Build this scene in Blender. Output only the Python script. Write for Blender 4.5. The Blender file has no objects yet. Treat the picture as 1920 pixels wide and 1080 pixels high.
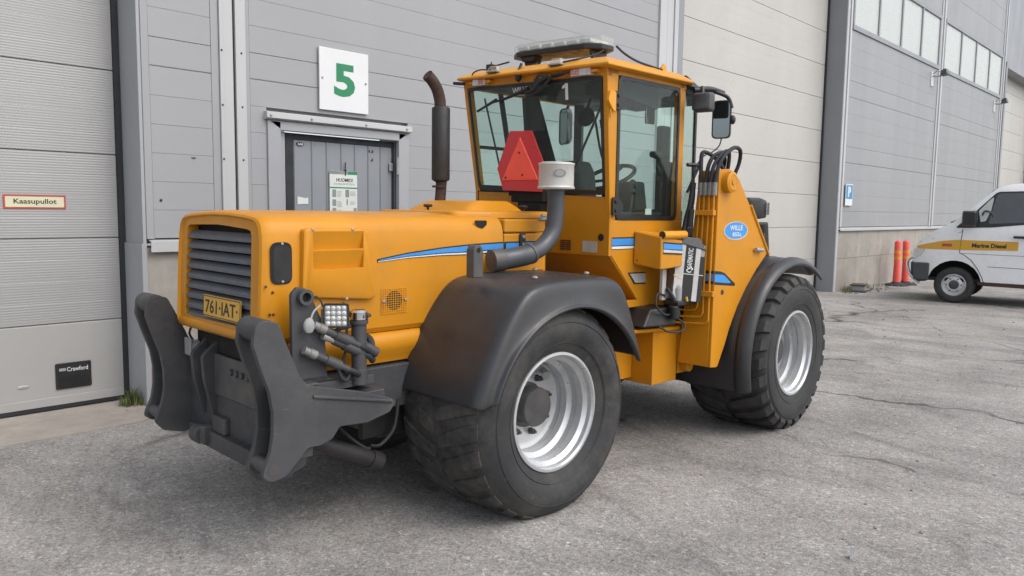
import bpy, bmesh, math, random
from math import sin, cos, pi, radians, hypot, atan2, sqrt
from mathutils import Matrix, Vector
random.seed(7)
SC = bpy.context.scene
COL = SC.collection

# ------------------------------------------------------------------ camera
def make_camera():
    f, az, pitch, roll = 1455.6, radians(43.663), radians(5.728), radians(0.778)
    f0 = Vector((cos(az), sin(az), 0)); r0 = Vector((sin(az), -cos(az), 0)); up = Vector((0, 0, 1))
    fw = f0*cos(pitch) - up*sin(pitch); u0 = up*cos(pitch) + f0*sin(pitch)
    r = r0*cos(roll) + u0*sin(roll); u = -r0*sin(roll) + u0*cos(roll)
    cam = bpy.data.cameras.new('camera'); o = bpy.data.objects.new('camera', cam); COL.objects.link(o)
    o.matrix_world = Matrix(((r.x, u.x, -fw.x, 0), (r.y, u.y, -fw.y, 0), (r.z, u.z, -fw.z, 1.6), (0, 0, 0, 1)))
    cam.sensor_width = 36; cam.lens = f*36/1920; cam.clip_start = .05; cam.clip_end = 3000
    SC.camera = o
make_camera()

# ------------------------------------------------------------------ light
SUN_DIR = Vector((0.16, -0.60, 0.78)).normalized()     # towards the sun
SUN_EL = math.asin(SUN_DIR.z)
W = bpy.data.worlds.new('World'); SC.world = W; W.use_nodes = True
wn = W.node_tree.nodes; wl = W.node_tree.links
sky = wn.new('ShaderNodeTexSky'); sky.sky_type = 'NISHITA'; sky.sun_disc = False
sky.sun_elevation = SUN_EL; sky.sun_rotation = atan2(SUN_DIR.x, SUN_DIR.y)
sky.air_density = 1.0; sky.dust_density = 3.0; sky.ozone_density = 1.0
hs = wn.new('ShaderNodeHueSaturation'); hs.inputs['Saturation'].default_value = .42      # thin cloud: paler than a clear sky
wl.new(sky.outputs[0], hs.inputs['Color'])
bg = wn['Background']; wl.new(hs.outputs[0], bg.inputs[0]); bg.inputs[1].default_value = 0.15
sl = bpy.data.lights.new('sun', 'SUN'); sl.energy = 0.5; sl.angle = radians(50); sl.color = (1, .94, .86)
so = bpy.data.objects.new('sun', sl); COL.objects.link(so)
so.rotation_euler = SUN_DIR.to_track_quat('Z', 'Y').to_euler(); so.location = (0, 0, 30)
SC.view_settings.view_transform = 'Standard'; SC.view_settings.look = 'None'
SC.view_settings.gamma = 1; SC.view_settings.exposure = 0.80; SC.view_settings.use_curve_mapping = False
SC.render.engine = 'CYCLES'
SC.cycles.max_bounces = 8; SC.cycles.transparent_max_bounces = 16

# ------------------------------------------------------------------ materials
MATS = {}
class NT:
    def __init__(s, name):
        s.m = bpy.data.materials.new(name); s.m.use_nodes = True
        s.t = s.m.node_tree; s.n = s.t.nodes; s.b = s.n['Principled BSDF']
        s.tc = s.n.new('ShaderNodeTexCoord')
    def link(s, a, b): s.t.links.new(a, b)
    def noise(s, scale, detail=4, rough=.55, stretch=None, coord='Object', dist=0):
        v = s.tc.outputs[coord]
        if stretch:
            mp = s.n.new('ShaderNodeMapping'); s.link(v, mp.inputs[0]); mp.inputs['Scale'].default_value = stretch; v = mp.outputs[0]
        t = s.n.new('ShaderNodeTexNoise'); s.link(v, t.inputs['Vector'])
        t.inputs['Scale'].default_value = scale; t.inputs['Detail'].default_value = detail
        t.inputs['Roughness'].default_value = rough; t.inputs['Distortion'].default_value = dist
        return t.outputs[0]
    def vor(s, scale, feature='F1', out=0, vec=None, rnd=1.0):
        t = s.n.new('ShaderNodeTexVoronoi'); t.feature = feature
        s.link(vec if vec is not None else s.tc.outputs['Object'], t.inputs['Vector'])
        t.inputs['Scale'].default_value = scale; t.inputs['Randomness'].default_value = rnd
        return t.outputs[out]
    def ramp(s, v, *stops):
        r = s.n.new('ShaderNodeValToRGB'); s.link(v, r.inputs[0]); e = r.color_ramp.elements
        while len(e) < len(stops): e.new(.5)
        for k, (p, c) in enumerate(stops):
            e[k].position = p; e[k].color = (c, c, c, 1) if isinstance(c, (int, float)) else (*c, 1)
        return r.outputs[0]
    def mix(s, fac, a, b, mode='MIX'):
        m = s.n.new('ShaderNodeMix'); m.data_type = 'RGBA'; m.blend_type = mode
        for v, i in ((fac, 0), (a, 6), (b, 7)):
            if isinstance(v, (int, float)): m.inputs[i].default_value = v if i == 0 else (v, v, v, 1)
            elif isinstance(v, tuple): m.inputs[i].default_value = (*v, 1)
            else: s.link(v, m.inputs[i])
        return m.outputs[2]
    def math(s, op, a, b=0, clamp=False):
        m = s.n.new('ShaderNodeMath'); m.operation = op; m.use_clamp = clamp
        for v, i in ((a, 0), (b, 1)):
            if isinstance(v, (int, float)): m.inputs[i].default_value = v
            else: s.link(v, m.inputs[i])
        return m.outputs[0]
    def bump(s, h, strength=.2, dist=.01, prev=None):
        b = s.n.new('ShaderNodeBump'); s.link(h, b.inputs['Height'])
        b.inputs['Strength'].default_value = strength; b.inputs['Distance'].default_value = dist
        if prev is not None: s.link(prev, b.inputs['Normal'])
        return b.outputs[0]
    def set(s, col=None, rough=None, metal=0, nrm=None, spec=None):
        for v, k in ((col, 'Base Color'), (rough, 'Roughness'), (metal, 'Metallic'), (nrm, 'Normal'), (spec, 'Specular IOR Level')):
            if v is None: continue
            if isinstance(v, tuple): s.b.inputs[k].default_value = (*v, 1)
            elif isinstance(v, (int, float)): s.b.inputs[k].default_value = v
            else: s.link(v, s.b.inputs[k])
        return s.m

def plain(name, col, rough=.5, metal=0, var=.12, scale=6, bump=0, bscale=60, spec=None, rvar=.12, dirt=None, dirt_amt=.5, coat=0):
    t = NT(name)
    n1 = t.noise(scale, 5, .6)
    lo = tuple(x*(1-var) for x in col); hi = tuple(min(1, x*(1+var)) for x in col)
    c = t.ramp(n1, (.3, lo), (.7, hi))
    if dirt:
        d = t.ramp(t.noise(scale*.45, 7, .68), (.50, 0.0), (.74, dirt_amt))
        c = t.mix(d, c, dirt)
    r = t.ramp(t.noise(scale*1.7, 6, .65), (.3, max(.02, rough-rvar)), (.7, min(1, rough+rvar)))
    nr = t.bump(t.noise(bscale, 3), bump, .004) if bump else None
    if coat: t.b.inputs['Coat Weight'].default_value = coat; t.b.inputs['Coat Roughness'].default_value = .12
    return t.set(c, r, metal, nr, spec)

def glass_mat(name, tint, rough=.02, refl=1.0, haze=0.0):
    m = bpy.data.materials.new(name); m.use_nodes = True; n = m.node_tree.nodes; l = m.node_tree.links
    out = n['Material Output']; n.remove(n['Principled BSDF'])
    tr = n.new('ShaderNodeBsdfTransparent'); tr.inputs[0].default_value = (*tint, 1)
    gl = n.new('ShaderNodeBsdfGlossy'); gl.inputs['Roughness'].default_value = rough; gl.inputs[0].default_value = (refl, refl, refl, 1)
    lw = n.new('ShaderNodeLayerWeight'); lw.inputs[0].default_value = .5
    pw = n.new('ShaderNodeMath'); pw.operation = 'POWER'; l.new(lw.outputs['Facing'], pw.inputs[0]); pw.inputs[1].default_value = 5
    fr = n.new('ShaderNodeMath'); fr.operation = 'MULTIPLY_ADD'; l.new(pw.outputs[0], fr.inputs[0]); fr.inputs[1].default_value = .96; fr.inputs[2].default_value = .035
    mx = n.new('ShaderNodeMixShader'); l.new(fr.outputs[0], mx.inputs[0]); l.new(tr.outputs[0], mx.inputs[1]); l.new(gl.outputs[0], mx.inputs[2])
    last = mx.outputs[0]
    if haze:
        df = n.new('ShaderNodeBsdfDiffuse'); df.inputs[0].default_value = (.75, .8, .77, 1)
        no = n.new('ShaderNodeTexNoise'); no.inputs['Scale'].default_value = 2.5; no.inputs['Detail'].default_value = 6
        tc = n.new('ShaderNodeTexCoord'); l.new(tc.outputs['Object'], no.inputs['Vector'])
        mm = n.new('ShaderNodeMath'); mm.operation = 'MULTIPLY'; l.new(no.outputs[0], mm.inputs[0]); mm.inputs[1].default_value = haze*2
        m2 = n.new('ShaderNodeMixShader'); l.new(mm.outputs[0], m2.inputs[0])
        l.new(last, m2.inputs[1]); l.new(df.outputs[0], m2.inputs[2]); last = m2.outputs[0]
    l.new(last, out.inputs[0]); return m

def paint_mat(name, col, dirt=(.25, .16, .07)):
    """machine enamel: slight fade, fine dust, soft orange peel"""
    t = NT(name)
    c = t.ramp(t.noise(3.0, 5, .6), (.3, tuple(x*.93 for x in col)), (.7, tuple(min(1, x*1.06) for x in col)))
    d = t.ramp(t.noise(2.2, 8, .7), (.50, 0.0), (.82, .38)); c = t.mix(d, c, dirt)
    sp = t.ramp(t.vor(38, 'F1'), (.0, .35), (.07, 0.0)); sp2 = t.math('MULTIPLY', sp, t.ramp(t.noise(5, 3), (.55, 0.0), (.62, 1.0)))
    c = t.mix(sp2, c, (.12, .06, .02))
    st = t.ramp(t.noise(5, 6, .7, stretch=(6, 6, .45)), (.57, 0.0), (.80, .26)); c = t.mix(st, c, (.30, .20, .10))
    r = t.ramp(t.noise(7, 6, .65), (.3, .30), (.7, .50))
    nr = t.bump(t.noise(160, 2), .05, .002)
    nr = t.bump(t.noise(3.5, 2), .12, .01, nr)
    return t.set(c, r, 0, nr, .32)

def panel_mat(name, col, rough=.42, ribs=None, metal=0.0, streak=.10, dirt_amt=.25, dirt_scale=1.0):
    """painted sheet-metal cladding with rain streaks and slight oil-canning"""
    t = NT(name)
    c = t.ramp(t.noise(.7, 5, .6), (.3, tuple(x*.95 for x in col)), (.7, tuple(x*1.04 for x in col)))
    s1 = t.ramp(t.noise(2.6, 6, .65, stretch=(1, 1, .08)), (.45, 0.0), (.8, streak)); c = t.mix(s1, c, tuple(x*.72 for x in col))
    d = t.ramp(t.noise(.9*dirt_scale, 8, .7), (.55, 0.0), (.85, dirt_amt)); c = t.mix(d, c, (.34, .32, .28))
    sp = t.ramp(t.vor(6.0, 'F1'), (.0, .5), (.022, 0.0)); c = t.mix(sp, c, (.15, .14, .13))
    r = t.ramp(t.noise(1.9, 6, .6, stretch=(1, 1, .25)), (.3, rough-.08), (.7, rough+.12))
    nr = t.bump(t.noise(.8, 2, stretch=(1, 1, 2)), .10, .05)
    if ribs:
        w = t.n.new('ShaderNodeTexWave'); w.wave_type = 'BANDS'; w.bands_direction = 'Z'; w.wave_profile = 'SIN'
        t.link(t.tc.outputs['Object'], w.inputs[0]); w.inputs['Scale'].default_value = ribs
        brk = t.ramp(t.noise(1.5, 3, stretch=(.4, 1, 3)), (.3, .35), (.7, 1.0))
        nr = t.bump(t.math('MULTIPLY', w.outputs['Fac'], brk), .35, .004, nr)
    nr = t.bump(t.noise(220, 2), .05, .002, nr)
    return t.set(c, r, metal, nr, .4)

def concrete_mat(name, col, scale=1.0, dirt=(.16, .13, .10)):
    t = NT(name)
    c = t.ramp(t.noise(1.2*scale, 8, .65), (.3, tuple(x*.78 for x in col)), (.7, tuple(x*1.12 for x in col)))
    c = t.mix(t.ramp(t.noise(3.1*scale, 7, .7), (.5, 0.0), (.8, .5)), c, dirt)
    c = t.mix(t.ramp(t.noise(4*scale, 5, .6, stretch=(1, 1, .12)), (.55, 0.0), (.8, .35)), c, tuple(x*.6 for x in col))
    pits = t.ramp(t.vor(40*scale, 'F1'), (.0, .0), (.1, 1.0))
    nr = t.bump(t.noise(45*scale, 6, .7), .35, .006); nr = t.bump(pits, .15, .004, nr)
    return t.set(c, .9, 0, nr, .25)

def asphalt_mat():
    """old sun-bleached asphalt: pale fines, dark binder, traffic smears, oil, cracks"""
    t = NT('worn_asphalt')
    P = t.tc.outputs['Object']
    nz = t.n.new('ShaderNodeTexNoise'); t.link(P, nz.inputs['Vector']); nz.inputs['Scale'].default_value = 1.6; nz.inputs['Detail'].default_value = 6
    va = t.n.new('ShaderNodeVectorMath'); va.operation = 'MULTIPLY_ADD'
    t.link(nz.outputs['Color'], va.inputs[0]); va.inputs[1].default_value = (.9, .9, 0); t.link(P, va.inputs[2])
    c = t.ramp(t.noise(.30, 6, .62), (.30, (.240, .227, .213)), (.50, (.310, .296, .280)), (.72, (.390, .374, .355)))
    c = t.mix(1.0, c, t.ramp(t.noise(1.3, 8, .7), (.30, .74), (.70, 1.18)), 'MULTIPLY')
    def smear(ang, sx, sy, scale, lo, hi, amt, col):
        mp = t.n.new('ShaderNodeMapping'); mp.vector_type = 'TEXTURE'; mp.inputs['Rotation'].default_value = (0, 0, radians(ang)); mp.inputs['Scale'].default_value = (sx, sy, 1); t.link(P, mp.inputs[0])
        n_ = t.n.new('ShaderNodeTexNoise'); t.link(mp.outputs[0], n_.inputs['Vector']); n_.inputs['Scale'].default_value = scale; n_.inputs['Detail'].default_value = 8; n_.inputs['Roughness'].default_value = .7; n_.inputs['Distortion'].default_value = .25
        return t.mix(t.ramp(n_.outputs[0], (lo, 0.0), (hi, amt)), c, col)
    c = smear(-84, 3.2, .40, 1.15, .51, .71, .52, (.135, .131, .128))      # dark traffic smears
    c = smear(-112, 4.5, .22, 1.3, .54, .69, .52, (.125, .121, .118))
    c = smear(-70, 3.0, .8, .8, .50, .70, .55, (.44, .425, .40))          # bleached bands
    c = t.mix(t.ramp(t.noise(.8, 6, .66, dist=.6), (.57, 0.0), (.68, .50)), c, (.135, .131, .129))   # oil
    c = t.mix(t.ramp(t.noise(.42, 8, .74), (.585, 0.0), (.74, .42)), c, (.31, .235, .155))          # sand, rust-brown silt
    c = t.mix(t.ramp(t.vor(2.6, 'F1'), (.0, .75), (.045, .45), (.06, 0.0)), c, (.10, .097, .095))   # drips
    ag = t.vor(150, 'F1', 1); sep = t.n.new('ShaderNodeSeparateColor'); t.link(ag, sep.inputs[0])
    c = t.mix(1.0, c, t.ramp(sep.outputs[0], (.0, .70), (.4, .95), (.8, 1.05), (1.0, 1.4)), 'MULTIPLY')
    ag2 = t.vor(58, 'F1', 1); sep2 = t.n.new('ShaderNodeSeparateColor'); t.link(ag2, sep2.inputs[0])
    c = t.mix(1.0, c, t.ramp(sep2.outputs[1], (.0, .74), (.5, .99), (.93, 1.04), (1.0, 1.4)), 'MULTIPLY')
    c = t.mix(1.0, c, t.ramp(t.noise(75, 4, .8), (.3, .76), (.7, 1.22)), 'MULTIPLY')
    e1 = t.n.new('ShaderNodeTexVoronoi'); e1.feature = 'DISTANCE_TO_EDGE'; t.link(va.outputs[0], e1.inputs['Vector']); e1.inputs['Scale'].default_value = .42
    crack = t.ramp(e1.outputs[0], (.0, .95), (.007, .6), (.020, 0.0))
    crack = t.math('MULTIPLY', crack, t.ramp(t.noise(.5, 3), (.46, 0.0), (.57, 1.0)))
    c = t.mix(crack, c, (.040, .038, .037))
    nr = t.bump(t.vor(150, 'F1'), .40, .004); nr = t.bump(t.noise(48, 6, .72), .40, .007, nr); nr = t.bump(t.noise(2.5, 4), .25, .03, nr)
    nr = t.bump(t.math('MULTIPLY', crack, -1.0), .8, .012, nr)
    return t.set(c, t.ramp(t.noise(1.5, 4), (.3, .78), (.7, .95)), 0, nr, .25)

def tyre_mat(name, dust):
    t = NT(name)
    c = t.ramp(t.noise(9, 6, .65), (.3, (.026, .026, .028)), (.7, (.036, .036, .038)))
    d = t.ramp(t.noise(4.0, 8, .72), (.46, 0.0), (.72, dust)); c = t.mix(d, c, (.16, .145, .12))
    sc = t.ramp(t.noise(14, 5, .7, stretch=(1, .25, 1)), (.60, 0.0), (.72, dust)); c = t.mix(sc, c, (.13, .12, .105))
    sx = t.n.new('ShaderNodeSeparateXYZ'); t.link(t.tc.outputs['Object'], sx.inputs[0])
    rr = t.math('SQRT', t.math('ADD', t.math('MULTIPLY', sx.outputs[0], sx.outputs[0]), t.math('MULTIPLY', sx.outputs[2], sx.outputs[2])))
    sh = t.ramp(rr, (.505, 0.0), (.555, 1.0)); crust = t.ramp(t.noise(11, 7, .75), (.44, 0.0), (.70, min(1, dust*1.0)))
    c = t.mix(t.math('MULTIPLY', sh, crust), c, (.19, .165, .13))
    nr = t.bump(t.noise(70, 4), .25, .004); nr = t.bump(t.noise(16, 6, .7), .2, .01, nr)
    return t.set(c, t.ramp(t.noise(8, 5), (.3, .58), (.7, .8)), 0, nr, .35)

def worn_mat(name):
    """grey implement paint with scratches, rust freckles and dry mud"""
    t = NT(name)
    c = t.ramp(t.noise(5, 6, .65), (.3, (.046, .047, .051)), (.7, (.070, .071, .075)))
    m = t.ramp(t.noise(2.6, 8, .72), (.50, 0.0), (.78, .55)); c = t.mix(m, c, (.15, .125, .10))
    sc = t.ramp(t.noise(26, 5, .7, stretch=(.25, 1, 2.2), dist=.4), (.665, 0.0), (.70, .8)); sc = t.math('MULTIPLY', sc, t.ramp(t.noise(3.2, 3), (.45, 0.0), (.6, 1.0)))
    c = t.mix(sc, c, (.22, .21, .20))
    r = t.ramp(t.noise(8, 7, .75), (.62, 0.0), (.70, .75)); r = t.math('MULTIPLY', r, t.ramp(t.noise(1.8, 3), (.46, 0.0), (.6, 1.0)))
    c = t.mix(r, c, (.13, .050, .020))
    nr = t.bump(t.noise(50, 5, .7), .22, .004); nr = t.bump(t.noise(6, 3), .15, .01, nr)
    return t.set(c, t.ramp(t.noise(6, 6, .7), (.3, .42), (.7, .68)), 0, nr, .4)

def build_mats():
    M = MATS
    Y = (.560, .232, .011)
    M['yellow'] = paint_mat('machine_yellow', Y)
    M['yellow2'] = paint_mat('machine_yellow_faded', (.68, .30, .022))
    M['dgrey'] = plain('dark_grey_paint', (.066, .067, .071), .48, 0, .22, 7, .2, 60, dirt=(.16, .115, .075), dirt_amt=.55)
    M['hitch'] = worn_mat('worn_hitch_paint')
    M['grille'] = plain('grille_grey', (.100, .108, .122), .5, 0, .1, 8, dirt=(.12, .1, .08), dirt_amt=.3)
    M['black'] = plain('black_plastic', (.018, .018, .019), .45, 0, .2, 8, .1, 200)
    M['fender'] = plain('black_fender_plastic', (.030, .030, .032), .36, 0, .2, 4, .12, 260, dirt=(.075, .075, .076), dirt_amt=.20, rvar=.1)
    M['void'] = plain('dark_recess', (.012, .012, .012), .9)
    M['vanpane'] = plain('van_window', (.050, .054, .056), .08, 0, .3, 1.5, rvar=.04, spec=.8)
    M['tyre_r'] = tyre_mat('rubber_dusty', .34)
    M['tyre_f'] = tyre_mat('rubber', .20)
    M['rim'] = plain('silver_rim', (.56, .57, .58), .34, .55, .08, 5, .06, 90, dirt=(.20, .18, .15), dirt_amt=.45)
    M['hub'] = plain('hub_grey', (.055, .055, .058), .5, 0, .2, 9, .1, 60, dirt=(.11, .08, .06), dirt_amt=.5)
    M['steel'] = plain('bare_steel', (.24, .235, .225), .55, .4, .15, 20, dirt=(.2, .13, .08), dirt_amt=.4)
    M['zinc'] = plain('zinc_bolt', (.34, .34, .33), .5, .5, .1, 20)
    M['rust'] = plain('rusty_exhaust', (.055, .034, .028), .75, .2, .35, 14, .3, 60, dirt=(.10, .045, .02), dirt_amt=.6)
    M['muffler'] = plain('exhaust_black', (.022, .021, .021), .55, 0, .2, 10, .1, 90)
    M['chrome'] = plain('chrome', (.72, .72, .72), .14, 1.0, .04, 8)
    M['cap'] = plain('cast_aluminium', (.52, .51, .485), .5, .2, .1, 9, .1, 90, dirt=(.25, .22, .18), dirt_amt=.4)
    M['pipe'] = plain('intake_pipe_grey', (.055, .060, .068), .42, 0, .12, 6, .06, 90)
    M['glass'] = glass_mat('cab_glass', (.905, .975, .950), .02, .6, .006)
    M['vanglass'] = glass_mat('van_glass', (.45, .50, .50), .02, .9, .03)
    M['clear'] = glass_mat('clear_plastic', (.90, .92, .90), .12, 1.0, .16)
    M['lens'] = plain('lamp_lens', (.62, .62, .60), .18, .3, .2, 60, .3, 120)
    M['red'] = plain('fluorescent_red', (.92, .105, .065), .5, 0, .06, 5)
    M['redref'] = plain('red_reflector', (.58, .040, .045), .35, 0, .05, 40)
    M['blue'] = plain('decal_blue', (.045, .255, .62), .35, 0, .05, 6)
    M['white'] = plain('white_paint', (.74, .75, .76), .4, 0, .05, 3, dirt=(.45, .42, .36), dirt_amt=.35)
    M['vanwhite'] = plain('van_white', (.78, .79, .80), .30, 0, .04, 2, dirt=(.42, .40, .36), dirt_amt=.35)
    M['decalblack'] = plain('decal_black', (.014, .014, .015), .4)
    M['plate'] = plain('plate_yellow', (.66, .36, .035), .4, 0, .06, 12, dirt=(.3, .2, .08), dirt_amt=.3)
    M['mirror'] = plain('mirror_glass', (.22, .245, .25), .05, 1.0, .05, 3, rvar=.03)  # colour darkened to stand in for a reflection of dark surroundings
    M['cabin'] = plain('cabin_dark', (.018, .019, .020), .75, 0, .2, 6)
    M['seat'] = plain('seat_fabric', (.022, .024, .025), .9, 0, .2, 12)
    M['grey'] = plain('grey_box', (.30, .31, .30), .45, 0, .1, 7, dirt=(.2, .18, .15), dirt_amt=.3)
    M['wall'] = panel_mat('cladding_grey', (.318, .321, .333), .50, dirt_amt=.30)
    M['wall_r'] = panel_mat('cladding_grey_right', (.295, .301, .311), .50, streak=.09, dirt_amt=.30)
    M['trim'] = panel_mat('flashing_grey', (.345, .355, .372), .38, streak=.06)
    M['trimd'] = panel_mat('frame_grey', (.255, .262, .278), .42, streak=.06)
    M['flash'] = panel_mat('flashing_light', (.46, .465, .47), .36, streak=.05)
    M['gate'] = panel_mat('gate_panel', (.345, .344, .342), .36, ribs=16, metal=.08, streak=.12, dirt_amt=.45)
    M['gate2'] = panel_mat('gate_panel_far', (.465, .45, .42), .38, ribs=16, metal=.06, streak=.08)
    M['gate_low'] = panel_mat('gate_panel_smooth', (.375, .371, .364), .38, metal=.08, streak=.16, dirt_amt=.55, dirt_scale=2)
    M['door'] = panel_mat('door_grey', (.240, .256, .280), .45, streak=.05)
    M['rubber'] = plain('rubber_seal', (.022, .024, .028), .7)
    M['concrete'] = concrete_mat('plinth_concrete', (.36, .335, .30))
    M['sill'] = concrete_mat('sill_concrete', (.33, .30, .265), 1.6)
    M['asphalt'] = asphalt_mat()
    M['pane'] = plain('translucent_pane', (.47, .49, .465), .30, 0, .06, .8)
    M['green'] = plain('sign_green', (.012, .20, .085), .45, 0, .04, 6)
    M['board'] = plain('sign_white', (.66, .67, .68), .4, 0, .03, 3)
    M['paper'] = plain('poster_white', (.62, .65, .62), .45, 0, .04, 8)
    M['cream'] = plain('sign_cream', (.60, .58, .40), .45, 0, .04, 9)
    M['signred'] = plain('sign_red', (.42, .06, .045), .45)
    M['ink'] = plain('print_black', (.02, .022, .022), .5)
    M['inkgrey'] = plain('print_grey', (.22, .24, .24), .5)
    M['orange'] = plain('post_orange', (.80, .105, .08), .5, 0, .1, 6, dirt=(.35, .15, .1), dirt_amt=.4)
    M['amber'] = plain('post_amber', (.75, .30, .015), .4)
    M['stripe'] = plain('van_stripe', (.60, .33, .035), .4, 0, .04, 4)
    M['grass'] = plain('grass_blades', (.085, .115, .030), .7, 0, .5, 18)
    M['drygrass'] = plain('dry_grass', (.17, .15, .06), .8, 0, .4, 18)
    M['stone'] = plain('stone_grey', (.20, .19, .18), .9, 0, .5, 12, .3, 60)
    M['signblue'] = plain('parking_blue', (.03, .24, .50), .4)
    M['headlamp'] = plain('head_lamp', (.55, .56, .55), .12, .2, .1, 20)
build_mats()

# ------------------------------------------------------------------ mesh builder
def rounded(pts, r, n=4):
    """fillet every corner of a 2-D polygon (r: number or list)"""
    out = []; N = len(pts)
    for i in range(N):
        p = Vector(pts[i]); a = Vector(pts[i-1]) - p; b = Vector(pts[(i+1) % N]) - p
        rr = r[i] if isinstance(r, (list, tuple)) else r
        la, lb = a.length, b.length
        if rr <= 0 or la < 1e-6 or lb < 1e-6: out.append(tuple(p)); continue
        a /= la; b /= lb
        d = max(-1, min(1, a.dot(b))); ang = math.acos(d)
        if ang > 3.05: out.append(tuple(p)); continue
        t = min(rr/math.tan(ang/2), la*.48, lb*.48)
        p0 = p + a*t; p1 = p + b*t
        for k in range(n+1):
            u = k/n; q = p0*(1-u)**2 + p*2*u*(1-u) + p1*u*u
            out.append(tuple(q))
    return out

def rrect(x0, x1, y0, y1, r, n=4):
    return rounded([(x0, y0), (x1, y0), (x1, y1), (x0, y1)], r, n)

def smooth_path(pts, n=6, closed=False):
    P = [Vector(p) for p in pts]; out = []
    for i in range(len(P)-1):
        p0 = P[max(i-1, 0)]; p1 = P[i]; p2 = P[i+1]; p3 = P[min(i+2, len(P)-1)]
        for k in range(n):
            t = k/n
            out.append(.5*((2*p1)+(p2-p0)*t+(2*p0-5*p1+4*p2-p3)*t*t+(3*p1-p0-3*p2+p3)*t**3))
    out.append(P[-1]); return out

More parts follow.
